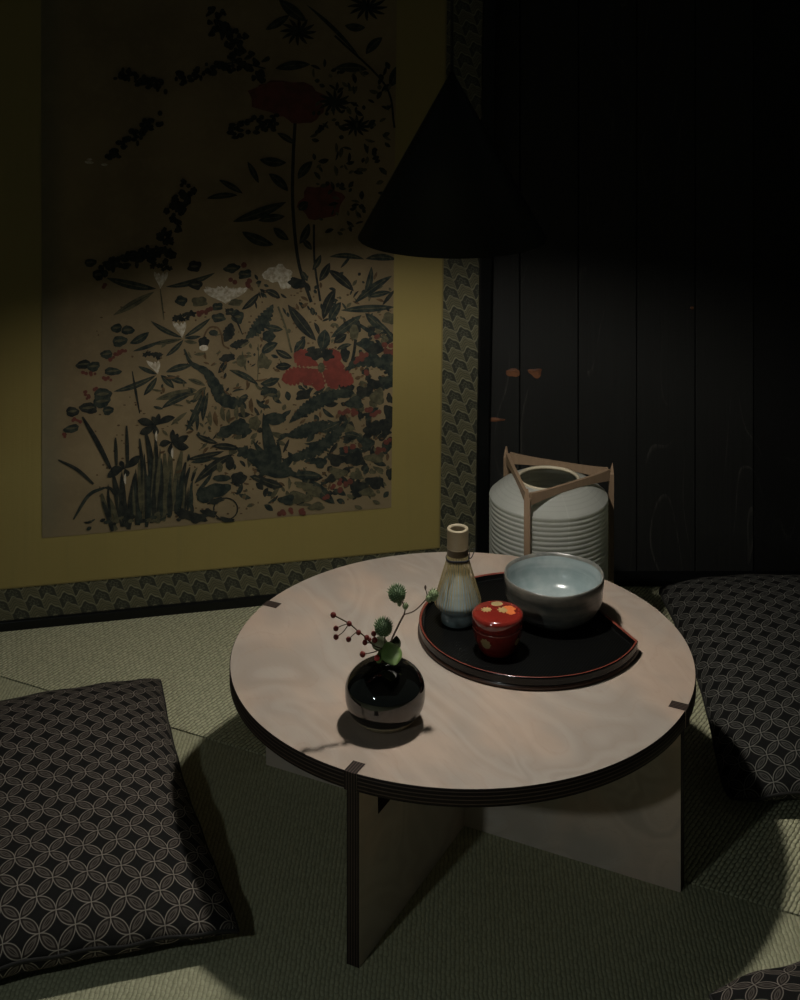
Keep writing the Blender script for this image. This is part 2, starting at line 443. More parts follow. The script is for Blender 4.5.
def wall():
    bm = B(); x = .2055 - .1003 * 18
    while x < 1.7:
        x1 = x + .1003
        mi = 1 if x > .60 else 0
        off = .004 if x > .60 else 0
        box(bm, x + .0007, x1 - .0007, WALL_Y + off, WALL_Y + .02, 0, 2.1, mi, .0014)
        x = x1
    box(bm, -1.7, 1.7, WALL_Y + .021, WALL_Y + .03, 0, 2.1, 1)
    def kn(px, pz, rx, rz, half=None):
        N = 20; vs = []
        for i in range(N):
            a = 2 * PI * i / N; k = 1 + .18 * math.sin(3 * a + px * 50)
            zz = math.sin(a) * rz * k
            if half and zz > 0: zz *= .3
            vs.append(bm.verts.new((px + math.cos(a) * rx * k, WALL_Y - .0006, pz + zz)))
        c = bm.verts.new((px, WALL_Y - .0016, pz))
        for i in range(N): face(bm, [vs[i], vs[(i + 1) % N], c], 2)
    k = WALL_Y / 1442
    for (x, y, rx, rz, h) in ((513, 370.5, 6.5, 7, 1), (535.5, 370.5, 7, 7, 1), (496, 419.5, 8, 2.0, 0), (692, 308, 1.6, 1.6, 0)):
        kn((x - 400) * k, 1.118 - (y + 75) * k, rx * k, rz * k, h)
    return struct(obj('wall_back', bm, [MAT_PLANK, MAT_PLANK_D, MAT_KNOT]))
wall()
bm = B(); box(bm, .165, 1.7, 2.436, WALL_Y - .001, 0, .012, 0, .002)
struct(obj('baseboard_back', bm, MAT_LACQ))
bm = B(); box(bm, -1.7, 1.7, -.6, WALL_Y + .03, 2.1, 2.13, 0)
struct(obj('ceiling', bm, MAT_CEIL))

# ------------------------------------------------------------------ painted screen
def screen():
    A = Vector((-.633, 2.283, 0)); u = Vector((.769, .167, 0)).normalized()
    nh = Vector((u.y, -u.x, 0)); lean = R(3.0)
    up = Vector((0, 0, 1)) * math.cos(lean) + nh * math.sin(lean)
    back = up.cross(u)
    t = thing('painted_screen', 'gold-bordered screen painted with flowers and grasses, standing at the left wall', 'screen')
    M = Matrix((u, back, up)).transposed().to_4x4(); M.translation = A
    t.matrix_world = M
    S0, S1, T1 = -.104, .7985, 1.46
    fw = .0205; fb = .0155
    bm = B()
    box(bm, S0, S1, -.004, .018, 0, fb, 0, .0015); box(bm, S0, S1, -.004, .018, T1 - fb, T1, 0, .0015)
    box(bm, S0, S0 + fw, -.004, .018, fb, T1 - fb, 0, .0015); box(bm, S1 - fw, S1, -.004, .018, fb, T1 - fb, 0, .0015)
    obj('frame', bm, MAT_LACQ, t, 'black lacquer frame')
    bm = B(); box(bm, S0 + fw, S1 - fw, .002, .012, fb, T1 - fb, 0)
    obj('brocade_border', bm, MAT_BROC, t, 'dark patterned brocade border')
    bm = B(); box(bm, -.019, .7145, .0005, .0025, .069, T1 - .08, 0)
    for (a, b, c, d) in ((-.0205, .716, .0675, .0695), (.7135, .716, .0675, T1 - .08), (-.0205, -.018, .0675, T1 - .08)):
        box(bm, a, b, .0000, .0025, c, d, 1)
    obj('silk_mount', bm, [MAT_SILK, MAT_SILK_EDGE], t, 'plain gold silk mount')
    # the painting: paper with brushwork laid on it (canvas coordinates, about 350 by 540 plus the unseen top)
    bm = B(); T_TOP = 1.30
    box(bm, .0645, .631, -.0006, .0006, .145, T_TOP, 0)
    lay = [0]
    def cv(x, y, dz=0):
        tau = (x - 41.5) / 349.5
        s = .0645 + tau * .5665 - .028 * tau * (1 - tau)
        tt = .145 + (537 - .0838 * (x - 42) - y) * (.00161 + .000085 * tau)
        return (s, -.0008 - lay[0] * 4e-7 - dz, tt)
    def strip(P, W, mi):
        lay[0] += 1
        L, Rr = [], []
        for i, p in enumerate(P):
            a, b = P[max(i - 1, 0)], P[min(i + 1, len(P) - 1)]
            dx, dy = b[0] - a[0], b[1] - a[1]; n = math.hypot(dx, dy) or 1
            nx, ny = -dy / n, dx / n; w = W[i]
            L.append(bm.verts.new(cv(p[0] + nx * w, p[1] + ny * w))); Rr.append(bm.verts.new(cv(p[0] - nx * w, p[1] - ny * w)))
        for i in range(len(P) - 1): face(bm, [L[i], L[i + 1], Rr[i + 1], Rr[i]], mi)
    def leaf(x0, y0, x1, y1, w, mi=1, bend=.12, jag=0.0, vein=True, peak=.5):
        dx, dy = x1 - x0, y1 - y0; n = math.hypot(dx, dy)
        bx, by = -dy * bend, dx * bend
        N = max(10, int(n / 1.3)) if jag else 12
        P, W = [], []
        for i in range(N + 1):
            q = i / N; k = 4 * q * (1 - q)
            P.append((x0 + dx * q + bx * k * .5, y0 + dy * q + by * k * .5))
            ww = w * .5 * max(0.04, math.sin(PI * q ** (math.log(.5) / math.log(peak))) ** .75)
            if jag: ww *= 1 - jag * (i % 3 == 0)
            W.append(ww)
        strip(P, W, mi)
        if vein and w >= 5 and not jag:
            strip(P[2:-2], [.35] * len(P[2:-2]), 3 if mi != 3 else 1)
    def line(pts, w, mi=1, tip=.35):
        q = [(p.x, p.y) for p in sweep([(a, b, 0) for a, b in pts], 6)] if len(pts) > 2 else list(pts)
        n = len(q) - 1
        strip(q, [w * .5 * (tip + (1 - tip) * (1 - abs(2 * i / n - 1))) if tip < 1 else w * .5 for i in range(n + 1)], mi)
    def blob(x, y, rx, ry=None, mi=1, rot=0.0, lob=0.0, nl=5, vein=False):
        lay[0] += 1
        ry = ry or rx; N = 22; ph = random.random() * 6; vs = []
        for i in range(N):
            a = 2 * PI * i / N; k = 1 + lob * math.sin(nl * a + ph) + .05 * math.sin(7 * a + ph * 2)
            px, py = math.cos(a) * rx * k, math.sin(a) * ry * k
            vs.append(bm.verts.new(cv(x + px * math.cos(rot) - py * math.sin(rot), y + px * math.sin(rot) + py * math.cos(rot))))
        lay[0] += 1
        c = bm.verts.new(cv(x, y, -2e-7))
        for i in range(N): face(bm, [vs[i], vs[(i + 1) % N], c], mi)
        if vein:
            line([(x - rx * .7 * math.cos(rot), y - rx * .7 * math.sin(rot)), (x + rx * .7 * math.cos(rot), y + rx * .7 * math.sin(rot))], .7, 3, 1)
    def dots(L, r=1.9, mi=4):
        for x, y in L:
            for k in range(3):
                blob(x + random.uniform(-2.6, 2.6), y + random.uniform(-2, 2), r * random.uniform(.7, 1.2), mi=mi)
    rnd = random.uniform
    # material slots: 0 paper 1 blue-green 2 dark 3 olive 4 red 5 white 6 brown 7 dim red
    # -- soft undergrowth of small strokes on the right half
    for _ in range(330):
        x = rnd(250, 389); y = rnd(275, 500)
        if x < 300 and y > 300 and random.random() < .45: continue
        if 284 < x < 352 and 350 < y < 388: continue
        a = rnd(-1.3, 1.3) - 1.57 * (random.random() < .6); n = rnd(3, 9)
        leaf(x, y, x + math.cos(a) * n, y + math.sin(a) * n, rnd(1.6, 4.2), random.choice((1, 2, 3, 3, 6, 6)), rnd(-.2, .2), vein=False)
    for _ in range(90):
        x = rnd(200, 262); y = rnd(330, 500); a = rnd(0, 6.3); n = rnd(3, 7)
        leaf(x, y, x + math.cos(a) * n, y + math.sin(a) * n, rnd(1.3, 3), random.choice((3, 6, 2)), vein=False)
    for _ in range(60):
        x = rnd(335, 390); y = rnd(325, 495)
        blob(x, y, rnd(3, 7), rnd(2.5, 5), random.choice((1, 2, 2, 3)), rnd(0, 3), .18, 3)
    for _ in range(120):
        x = rnd(236, 388); y = rnd(392, 512) - .0838 * 0
        if y > 530 - .0838 * (x - 42): continue
        a = rnd(-3.1, 0.2); n = rnd(8, 19)
        leaf(x, y, x + math.cos(a) * n, y + math.sin(a) * n * .7, rnd(3, 6.5), random.choice((1, 1, 2, 3)), rnd(-.25, .25), vein=False)
    for _ in range(420):
        x = rnd(95, 390); y = rnd(290, 520)
        if x < 230 and y < 400 and random.random() < .6: continue
        if y > 530 - .0838 * (x - 42): continue
        blob(x, y, rnd(.6, 1.6), rnd(.5, 1.1), 6)
    # -- lily with dark tuft, three times
    def lily(cx, cy, s, tx, ty):
        for (a, b) in ((-7, -1), (-3, 0), (2, 0), (6, -1)):
            leaf(cx, cy, tx + a * s, ty + 7 * s + b, 3.6 * s, 5, .05, vein=False, peak=.7)
        for k in range(9):
            blob(tx + rnd(-9, 9) * s, ty + rnd(-2, 4) * s, rnd(2, 3.6) * s, rnd(1.6, 2.6) * s, 2, 0, .25)
    lily(159, 288, 1.0, 160, 265)
    lily(181, 337, .95, 178, 315); blob(190, 313, 5, 3, 2, 0, .3)
    lily(157, 373, .9, 152, 354)
    for q in ((106, 277, 155, 288, 8), (112.8, 314, 153, 291, 7), (165, 286, 213, 272.5, 6), (150, 320, 180, 336, 5), (183, 336, 209, 317.5, 5),
              (183, 337, 199.5, 335.5, 4), (150, 343, 181, 338, 5), (165, 355, 182, 339, 5), (183, 340, 196, 342, 4), (137.5, 365, 156, 373, 4.5),
              (113, 390, 155, 374, 6), (143, 394, 156, 376, 6), (132, 350, 160, 340, 4), (165, 371, 191, 364, 7), (166, 374, 186, 382, 6), (160, 374, 173, 387, 6.5),
              (187, 378, 204, 384.5, 5), (155, 398, 196, 389, 8), (192, 402, 205, 386, 7), (161, 407, 192, 392, 7), (207, 391, 202, 420, 6), (204, 388, 185, 430, 7), (194, 405, 196, 430, 4), (170, 424, 186, 411, 4)):
        leaf(*q, mi=random.choice((1, 1, 3)), bend=rnd(-.12, .12))
    line([(159, 288), (161, 303), (163, 319)], 1.6, 3)
    line([(131.5, 370), (135, 390), (139, 412)], 2.6, 2)
    # bush clover at left
    for (x, y, a, b) in ((116, 327, 5.5, 4.5), (127, 329, 6.5, 4.5), (119, 340, 7.5, 5.5), (106, 353, 6, 4.5), (83, 363, 7.5, 4.5), (93, 365, 6.5, 5), (112, 370, 8.5, 4), (102, 393, 9, 6.5), (72, 410, 6.5, 5),
                         (88, 406.5, 9, 5.5), (101.5, 400, 9, 6), (107.5, 409, 5.5, 4.5), (71, 427, 8, 4), (98, 274, 6, 5.5), (90, 262, 6, 4), (112, 264, 7, 4)):
        blob(x, y, a, b, random.choice((1, 1, 2)), rnd(-.4, .2), .08, 3)
        leaf(x - a * .7, y, x + a * .7, y - 1, b * .5, 3, 0, vein=False)
    leaf(129, 342, 148, 331, 8, 1)
    dots([(119, 350), (124, 348), (115, 354), (110, 358), (83.5, 371.5), (92, 372), (104, 378), (109, 378), (95.5, 386), (83.5, 392), (87, 395), (75, 418.5), (79, 419), (64, 434), (104, 285)], 1.8, 7)
    # chrysanthemum, white mallow and their leaves
    lay[0] += 2
    for k in range(26):
        a = PI * (k + .5) / 26
        q = (k + .5) / 26 * 2 - 1; leaf(224, 303, 224 + 23 * q, 288 - rnd(0, 3) + 1.5 * q * q, 4.6, 5, 0, vein=False, peak=.72)
    for (x, y, a, b) in ((193, 266, 7, 5.5), (194, 284, 7, 5), (198, 301, 8, 5), (180, 300, 6, 5), (230, 268, 8, 4.5), (243, 274, 7, 4.5), (216, 306, 5.5, 4), (234, 302, 7, 3.5), (228, 311, 4.5, 3.5), (217, 317, 7, 4.5), (236, 316, 6, 7)):
        blob(x, y, a, b, random.choice((1, 3, 2)), rnd(-.3, .3), .12, 4)
        leaf(x - a * .6, y, x + a * .6, y, b * .4, 3, 0, vein=False)
    dots([(231, 280), (248, 282), (241, 265), (203, 311), (208, 310), (198, 312), (247, 285)], 2.4, 7)
    blob(277, 274, 12, 9, 5, .1, .16, 5); blob(283, 281, 7, 8, 5, 0, .1); blob(268, 275, 8, 5, 5)
    # curling stem, bud and the big dark curling leaf
    line([(202, 345), (203, 335), (208, 327), (216, 327), (220, 334), (222, 344), (228, 348)], 1.8, 6, 1)
    blob(212, 332, 4.5, 3, 1); blob(202.5, 341, 5.5, 5, 2, 0, .1); blob(202.5, 347, 4.5, 3, 5)
    P = sweep([(183, 348, 0), (190, 362, 0), (205, 371, 0), (214, 385, 0), (222, 398, 0), (236, 402, 0), (246, 394, 0)], 6)
    strip([(p.x, p.y) for p in P], [(1 + 6 * math.sin(PI * min(1, i / (len(P) - 1) * .97) ** 1.5)) * (1 - .16 * (i % 3 == 0)) for i in range(len(P))], 1)
    leaf(223, 341, 229.5, 322, 12, 2, jag=.2); leaf(244, 338, 271, 304, 15, 1, jag=.3); leaf(240, 309, 257, 292.5, 6.5, 2); leaf(228, 345, 247, 339, 9, 2, jag=.2)
    line([(223.5, 308), (234, 319), (241, 334)], 2.2, 2); blob(226, 357, 8, 4, 2, -.2, .1); leaf(217, 372, 225, 359, 6, 2)
    leaf(228, 369, 257, 384, 6, 1, -.1); leaf(260, 384, 276, 377, 7, 1); line([(256.5, 343), (257, 362), (256, 380)], 1.5, 3); leaf(256, 366, 262, 350, 7, 3); leaf(260, 352, 272, 342, 8, 1)
    blob(267, 335.5, 6.5, 6, 1, 0, .08); blob(240, 360, 5, 6, 3); leaf(241, 350, 245, 370, 3, 3); blob(263, 362, 7, 6, 3, 0, .15)
    for (x, y) in ((214, 417), (221, 412), (228, 415), (236, 411), (241, 409), (250, 404), (209, 417)):
        leaf(x, y - 7, x + rnd(-1, 3), y + 8, 4.6, random.choice((3, 3, 6)), vein=False)
    # tall rose-mallow stems and leaves
    line([(292, 118), (290, 160), (290, 207), (296, 262), (309, 302)], 3.2, 2, 1); line([(311, 225), (312, 262), (318, 301)], 2.2, 2, 1)
    for q in ((325.6, 270, 351, 291, 9), (368.5, 267, 361.5, 296, 6.5), (352, 303, 389, 276, 8), (327, 257, 361, 259.5, 5.5), (363, 259, 393, 260, 7), (339, 310, 392, 307, 7.5), (317, 281, 327, 263, 8),
              (321, 319, 333, 289, 10), (327, 321, 338.5, 302, 9), (286, 304.5, 314, 340, 11), (329, 337, 359, 315, 9), (332, 342, 344.5, 334, 9), (335, 349, 349.5, 344, 5), (363, 313, 382, 330, 9), (352, 320, 382, 338, 4),
              (262, 325, 281, 329, 7), (260, 352, 276, 342.5, 9), (274, 349, 290.5, 357.5, 7), (292.5, 352, 303, 338.5, 9), (274, 366, 289.5, 365, 8), (259, 383, 278, 377.5, 8), (263, 290, 278, 298, 7), (320, 350, 323, 329, 13),
              (304, 353, 313, 346, 6), (338, 268, 348, 256, 3), (365, 297, 388, 292, 6), (380, 305, 392, 290, 4), (370, 318, 392, 340, 5), (303, 282, 308, 291, 4), (309, 307, 311, 315, 5), (299, 271, 305, 281, 5), (312, 322, 317, 334, 4)):
        leaf(*q, mi=random.choice((1, 1, 2)), bend=rnd(-.15, .15))
    blob(294, 283, 8, 5.5, 2, .3, .12); line([(276, 306), (284, 328), (290, 352)], 2, 3, 1)
    blob(352, 332, 4.5, 8, 3); line([(353.6, 339), (352, 352), (349, 366)], 3, 2, 1)
    for (x, y, a, b) in ((372, 349, 9, 6), (363, 343, 8, 5), (388, 356, 8, 6), (387, 318, 7, 6), (374, 384, 10, 5), (386, 382, 8, 6), (362, 391, 8, 5), (345, 386, 7, 6), (268, 391, 9, 5), (302, 394, 8, 5), (330, 392, 9, 5)):
        blob(x, y, a, b, random.choice((1, 2, 3)), rnd(-.4, .4), .16, 4)
    P = sweep([(344, 371, 0), (354, 362, 0), (368, 360, 0), (382, 364, 0), (392, 374, 0)], 7)
    strip([(p.x, p.y) for p in P], [(1 + 6 * math.sin(PI * i / (len(P) - 1))) * (1 - .25 * (i % 3 == 0)) for i in range(len(P))], 1)
    # the red flower
    lay[0] += 4
    for q in ((319, 366, 292, 353, 19), (319, 368, 280, 379, 19), (319, 368, 302, 384, 12), (319, 368, 316, 390, 14), (319, 368, 336, 388, 12), (319, 368, 352, 382, 18), (319, 366, 338, 352, 20), (321, 367, 343, 366, 12)):
        leaf(*q, mi=4, bend=0, jag=.22, vein=False, peak=.68)
    blob(313, 353, 9, 6, 2, .2, .2); blob(325, 354, 7, 6, 2, .2, .2); blob(319.5, 367, 3.5, 5, 3)
    dots([(358, 357), (355, 361), (362, 355), (366, 372), (383, 345), (390, 344), (375, 336), (385, 350), (392, 352)], 2.4, 7)
    # peonies lost in the dark at the top
    blob(283, 101, 37, 17, 7, .05, .1, 7); blob(298, 110, 22, 16, 7); blob(270, 100, 20, 14, 7, 0, .1); blob(318, 203, 22, 17, 7, -.2, .12, 6)
    for q in ((257, 161, 283, 164, 9), (266, 175, 285, 192, 9), (231, 222, 283, 203, 10), (256, 221, 282, 217, 8), (240, 232, 271, 245, 10), (274, 135, 292, 146, 6), (295, 180, 309, 163, 9), (296, 211, 305, 203, 9), (271, 228, 286, 240, 8), (297, 244, 306, 224, 8),
              (275, 5, 302, 26, 11), (262, 34, 285, 20, 8), (302, 10, 354, 60, 4), (272, 72, 306, 68, 9), (330, 72, 362, 73, 9), (340, 30, 360, 32, 8), (361, 58, 377, 42, 9), (385, 90, 395, 68, 11), (217, 181, 240, 194, 6), (205, 199, 235, 196, 6), (245, 163, 256, 184, 6), (310, 270, 318, 255, 6), (300, 240, 309, 250, 6)):
        leaf(*q, mi=1, bend=rnd(-.12, .12))
    for k in range(12):
        a = 2 * PI * k / 12; leaf(294, 36, 294 + 18 * math.cos(a), 36 + 14 * math.sin(a), 3.4, 2, vein=False)
        leaf(362, 12, 362 + 20 * math.cos(a), 12 + 14 * math.sin(a), 3.4, 2, vein=False); leaf(330, 105, 330 + 17 * math.cos(a), 105 + 13 * math.sin(a), 3.2, 2, vein=False)
        leaf(352, 128, 352 + 15 * math.cos(a), 128 + 11 * math.sin(a), 3, 2, vein=False)
    for _ in range(150):
        x = rnd(305, 390); y = rnd(70, 235); a = rnd(0, 6.3); n = rnd(4, 11)
        leaf(x, y, x + math.cos(a) * n, y + math.sin(a) * n, rnd(2, 5), random.choice((1, 2, 3)), vein=False)
    for _ in range(55):
        f_ = rnd(0, 1); blob(212 + 42 * f_ + rnd(-9, 9), 20 + 55 * f_ + rnd(-12, 14), rnd(2, 5), rnd(2, 4), 2, rnd(0, 3), .15, 3)
    for _ in range(45):
        f_ = rnd(0, 1); blob(172 + 60 * f_ + rnd(-8, 8), 82 - 14 * f_ + rnd(-6, 6), rnd(1.5, 3.5), rnd(1.5, 3), 2)
        blob(118 + 42 * f_ + rnd(-5, 5), 76 + 14 * f_ + rnd(-5, 5), rnd(1.5, 3.5), rnd(1.5, 3), 2)
        blob(108 + 48 * f_ + rnd(-6, 6), 160 - 40 * f_ + rnd(-6, 6), rnd(1.5, 4), rnd(1.5, 3), 2)
        blob(160 + 24 * f_ + rnd(-9, 9), 258 - 72 * f_ + rnd(-8, 8), rnd(2, 5), rnd(2, 4), 2, rnd(0, 3), .1)
        blob(228 + 45 * f_ + rnd(-5, 5), 132 - 8 * f_ + rnd(-8, 8), rnd(2, 4), rnd(1.5, 3), 2)
        blob(100 + 55 * f_ + rnd(-5, 5), 268 - 18 * f_ + rnd(-7, 7), rnd(2, 5), rnd(2, 4), 2)
    for _ in range(5): blob(95 + rnd(-9, 9), 163 + rnd(-3, 3), rnd(2, 4), 1.2, 5)
    line([(200, 75), (232, 66), (262, 72)], 1.3, 2, 1); line([(330, 40), (380, 88), (390, 130)], 2, 2, 1)
    # irises
    for q in ((82, 415, 97, 441, 110, 467, 5), (115, 436, 115.5, 450, 116, 464, 3.4), (126, 424, 126.6, 445, 127, 466, 3.6), (58, 458, 77, 468, 93, 482.5, 3.6), (73, 518, 88, 494, 104, 486, 3.6), (104, 486, 110, 487, 114, 493, 3),
              (145, 430, 150, 460, 151, 522, 6), (101, 492, 106, 510, 116, 529, 6), (113, 474, 118, 500, 122, 524, 7), (135, 472, 131, 500, 128, 528, 7), (138, 486, 138, 505, 137, 524, 8), (144, 470, 146, 480, 147, 490, 4.5),
              (155, 435, 156, 470, 154, 520, 4.5), (139, 437, 142, 470, 140, 486, 4), (170, 450, 168, 485, 162, 520, 7), (181, 450, 176, 480, 172, 510, 7), (185, 461, 181, 480, 178, 505, 5), (160, 457, 161, 490, 159, 520, 5), (164, 452, 165, 490, 163, 520, 6), (195, 468, 193, 474, 191, 480, 3), (148, 490, 147, 505, 146, 526, 5),
              (102, 500, 108, 515, 112, 530, 5), (120, 480, 124, 500, 126, 526, 4), (153, 470, 157, 500, 158, 522, 5), (189, 466, 185, 480, 182, 500, 4), (107, 494, 113, 508, 117, 522, 5)):
        P = sweep([(q[0], q[1], 0), (q[2], q[3], 0), (q[4], q[5], 0)], 6); n = len(P) - 1
        strip([(p.x, p.y) for p in P], [.5 * q[6] * max(.08, math.sin(PI * min(1, .06 + .8 * i / n)) ** .6) for i in range(n + 1)], random.choice((2, 2, 1, 3)) if q[1] > 440 else 2)
    for _ in range(46):
        x = rnd(104, 192); y1 = 529 - .0838 * (x - 42) + rnd(-9, 0); n = rnd(18, 74) * (1 - abs(x - 150) / 90); dx = rnd(-4, 4) + (x - 148) * .05
        leaf(x, y1, x + dx, y1 - n, rnd(2, 4.6), random.choice((2, 2, 1, 3)), rnd(-.04, .04), vein=False, peak=.4)
    for _ in range(70):
        x = rnd(160, 262); y = rnd(330, 470); a = rnd(0, 6.3); n = rnd(6, 14)
        leaf(x, y, x + math.cos(a) * n, y + math.sin(a) * n * .6, rnd(1.6, 3.2), random.choice((3, 6, 3, 1)), rnd(-.2, .2), vein=False)
    for (cx, cy, L) in ((124, 467, ((-17, 9, 8), (-14, 1, 7), (15, -13, 8), (-4, -8, 5), (5, -6, 5), (3, 8, 6))), (155, 424, ((-18, -5, 8), (-16, 8, 8), (19, -8, 7), (3, -12, 5), (-4, -9, 5), (0, 10, 6))), (171, 441, ((-12, 3, 7), (16, -7, 7), (17, 5, 8), (1, -13, 5), (6, -9, 5), (-2, 12, 5)))):
        for (a, b, w) in L: leaf(cx, cy, cx + a, cy + b, w, 2, rnd(-.2, .2), vein=False, peak=.6)
        leaf(cx + 1, cy + 5, cx + 1, cy + 16, 2.4, 5, vein=False)
    for _ in range(40):
        x = rnd(82, 200); y = 531 - .0838 * (x - 42) + rnd(-8, 1); a = rnd(-.6, .2)
        leaf(x, y, x + math.cos(a) * rnd(4, 10), y + math.sin(a) * 6, rnd(2, 4), random.choice((1, 2, 3)), vein=False)
    # low leaves, rock and plumes along the bottom
    blob(226, 430, 10, 6, 1, -.4, .1); blob(238, 426, 10, 8, 1, -.3, .08); blob(243, 430, 8, 4, 1); blob(253.5, 422, 6, 7, 3, 0, .12)
    for q in ((195, 433, 217, 442, 5.5), (211, 445, 239, 448, 7), (186, 458, 223, 450, 6), (190, 461, 211, 458.5, 4), (194, 482, 232, 453, 9), (196, 490, 212, 470, 4), (254, 465, 275, 470, 9), (249, 475, 272, 484, 7), (290, 475, 321, 475.5, 9), (259, 478, 282, 486, 9), (311, 480, 334, 503, 11), (343, 433, 361, 437, 7), (318, 431, 341, 420, 8), (275, 440, 287, 432, 3), (282, 452, 288, 438, 3)):
        leaf(*q, mi=random.choice((1, 1, 2)), bend=rnd(-.12, .12))
    blob(255, 456, 12, 7, 1, .4, .15); blob(243, 451, 7, 6, 1, 0, .2); blob(229, 462, 4.5, 7, 2); blob(219, 466, 3, 5, 3)
    blob(213, 490, 18, 7, 1, -.22, .06); blob(205, 495, 9, 7, 1, -.2); blob(221, 477, 9, 3.4, 1); blob(238, 477, 8, 6, 2, 0, .1); blob(273, 418, 11, 6, 1, 0, .08)
    P = [(225 + 12 * math.cos(a), 508 + 11 * math.sin(a)) for a in [k * .3 for k in range(22)]]; strip(P, [.6] * len(P), 2)
    for (x, y, a, b) in ((184, 513, 9, 5), (197, 517, 10, 5), (208, 512, 8, 4), (226, 519, 9, 2.5), (215, 500, 8, 3)): blob(x, y, a, b, 2, rnd(-.3, .3), .2)
    leaf(288, 422, 350, 390, 15, 1, -.16, jag=.22); leaf(285, 435, 328, 421, 15, 1, .05, jag=.15); leaf(282, 459, 347, 419, 14, 1, .22, jag=.25)
    for q in ((274, 470, 262, 412, 13), (276, 470, 277, 440, 8), (272, 470, 252, 440, 8), (279, 470, 296, 452, 8), (270, 470, 246, 458, 7)): leaf(*q, mi=1, bend=rnd(-.06, .06), vein=False, peak=.35)
    blob(277, 471, 18, 6, 1, .05, .1)
    for (x, y, a, b) in ((358, 488, 9, 8), (374, 482, 9, 6), (353, 458, 10, 7), (335, 459, 9, 6), (319, 462, 7, 5), (337, 472, 9, 5), (372, 428, 9, 7), (365, 442, 9, 5), (374, 457, 10, 5), (385, 425, 7, 9), (376, 396, 7, 8), (388, 412, 6, 8), (353, 402, 9, 6), (325, 395, 10, 4), (298, 497, 12, 6), (316, 506, 8, 4), (286, 499, 8, 5), (330, 478, 5, 4), (367, 492, 8, 4), (312, 490, 10, 5), (302, 484, 9, 3)):
        blob(x, y, a, b, random.choice((1, 2, 2, 3)), rnd(-.4, .4), .2, 3)
    dots([(339, 413), (346, 411), (354, 411), (372, 414), (368, 409), (376, 412), (343, 449), (352, 446), (381, 448), (376, 450), (387, 441), (339, 481), (346, 484), (339, 491), (349, 480), (333, 486), (281, 513), (290, 511), (300, 511), (304, 511), (325, 497)], 2.3, 7)
    for (x, y) in ((354, 505), (346, 494), (372, 500)): leaf(x, y, x + 8, y + 3, 4, 3, vein=False)
    for co, no in (((.0645, 0, 0), (-1, 0, 0)), ((.631, 0, 0), (1, 0, 0)), ((0, 0, .145), (0, 0, -1))):
        bmesh.ops.bisect_plane(bm, geom=bm.verts[:] + bm.edges[:] + bm.faces[:], plane_co=co, plane_no=no, clear_outer=True, dist=1e-7)
    obj('painting', bm, [MAT_PAPER] + MAT_INK, t, 'aged tan paper painted with irises, lilies and a red flower', norm=False)
    return t
screen()

# ------------------------------------------------------------------ table
TX, TY, TH, TR = .0764, 1.80, .211, .2872
def table():
    t = thing('round_table', 'low round birch plywood table with dark edge on crossed panel legs', 'table', (TX, TY, 0))
    bm = B(); th = .0195
    prof = [(0, TH - th), (TR - .0012, TH - th), (TR, TH - th + .0012), (TR, TH - .0008), (TR - .0008, TH), (0, TH)]
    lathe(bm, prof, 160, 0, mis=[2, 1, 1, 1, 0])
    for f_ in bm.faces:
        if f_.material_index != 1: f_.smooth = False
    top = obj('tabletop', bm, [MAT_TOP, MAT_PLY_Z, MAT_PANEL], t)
    a1 = R(-26.8)
    for k, rz in enumerate((a1, a1 + PI / 2)):
        bm = B(); w = .0076; L = TR + .0006; zt = TH - th; tl = .021
        # profile of one crossed panel: broad plate with tenons rising through the top, and a square cut-out under the top near each end
        out = [(-L + .0062, 0), (L - .0062, 0), (L - .0062, zt - .0002), (L, zt - .0002), (L, TH + .0003), (L - tl, TH + .0003), (L - tl, zt - .0002), (L - .048, zt - .0002), (L - .050, .141), (L - .100, .141), (L - .105, zt - .0002)]
        out = out + [(-x, z) for x, z in out[::-1]][:-1]
        out = [p for i, p in enumerate(out) if i == 0 or p != out[i - 1]]
        if k == 1:   # the second panel is halved over the first
            pass
        A_ = [bm.verts.new((x, -w, z)) for x, z in out]; B_ = [bm.verts.new((x, w, z)) for x, z in out]
        face(bm, A_, 0); face(bm, B_[::-1], 0)
        n = len(out)
        for i in range(n):
            j = (i + 1) % n; face(bm, [A_[i], A_[j], B_[j], B_[i]], 1)
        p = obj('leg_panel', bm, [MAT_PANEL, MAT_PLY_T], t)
        p.rotation_euler = (0, 0, rz)
    return t
table()

# ------------------------------------------------------------------ pendant lamp
def pendant():
    X, Y, zr, za, r = .0643, 1.785, .7318, .9323, .1164
    t = thing('pendant_lamp', 'black cone pendant lamp hanging on a cord above the round table', 'lamp', (X, Y, 0))
    bm = B()
    lathe(bm, [(r - .0016, zr), (.0052, za - .004), (.0048, za), (.0035, za + .004), (0, za + .004)][::-1] if 0 else
          [(0, za + .004), (.0032, za + .0035), (.0052, za - .002), (r, zr), (r - .0016, zr), (.006, za - .010), (0, za - .010)], 128, 0, mis=[0, 0, 0, 0, 1, 1])
    obj('lamp_shade', bm, [MAT_LAMP, MAT_LAMP_IN], t)
    bm = B(); tube(bm, [(0, 0, za), (0, 0, 1.6), (0, 0, 2.09)], .0021, 10)
    obj('cord', bm, MAT_CORD, t)
    bm = B(); lathe(bm, [(0, 2.06), (.040, 2.062), (.045, 2.068), (.045, 2.1), (0, 2.1)], 48)
    obj('ceiling_rose', bm, MAT_LAMP, t)
    bm = B(); lathe(bm, [(0, .7950), (.013, .7950), (.014, .798), (.014, .842), (.006, .852), (0, .852)], 32)
    tube(bm, [(0, 0, .85), (0, 0, .930)], .003, 8)
    obj('socket', bm, MAT_LAMP, t)
    bm = B(); ball(bm, (0, 0, .7812), .0175, 18, 12)
    obj('bulb', bm, MAT_BULB, t)
pendant()

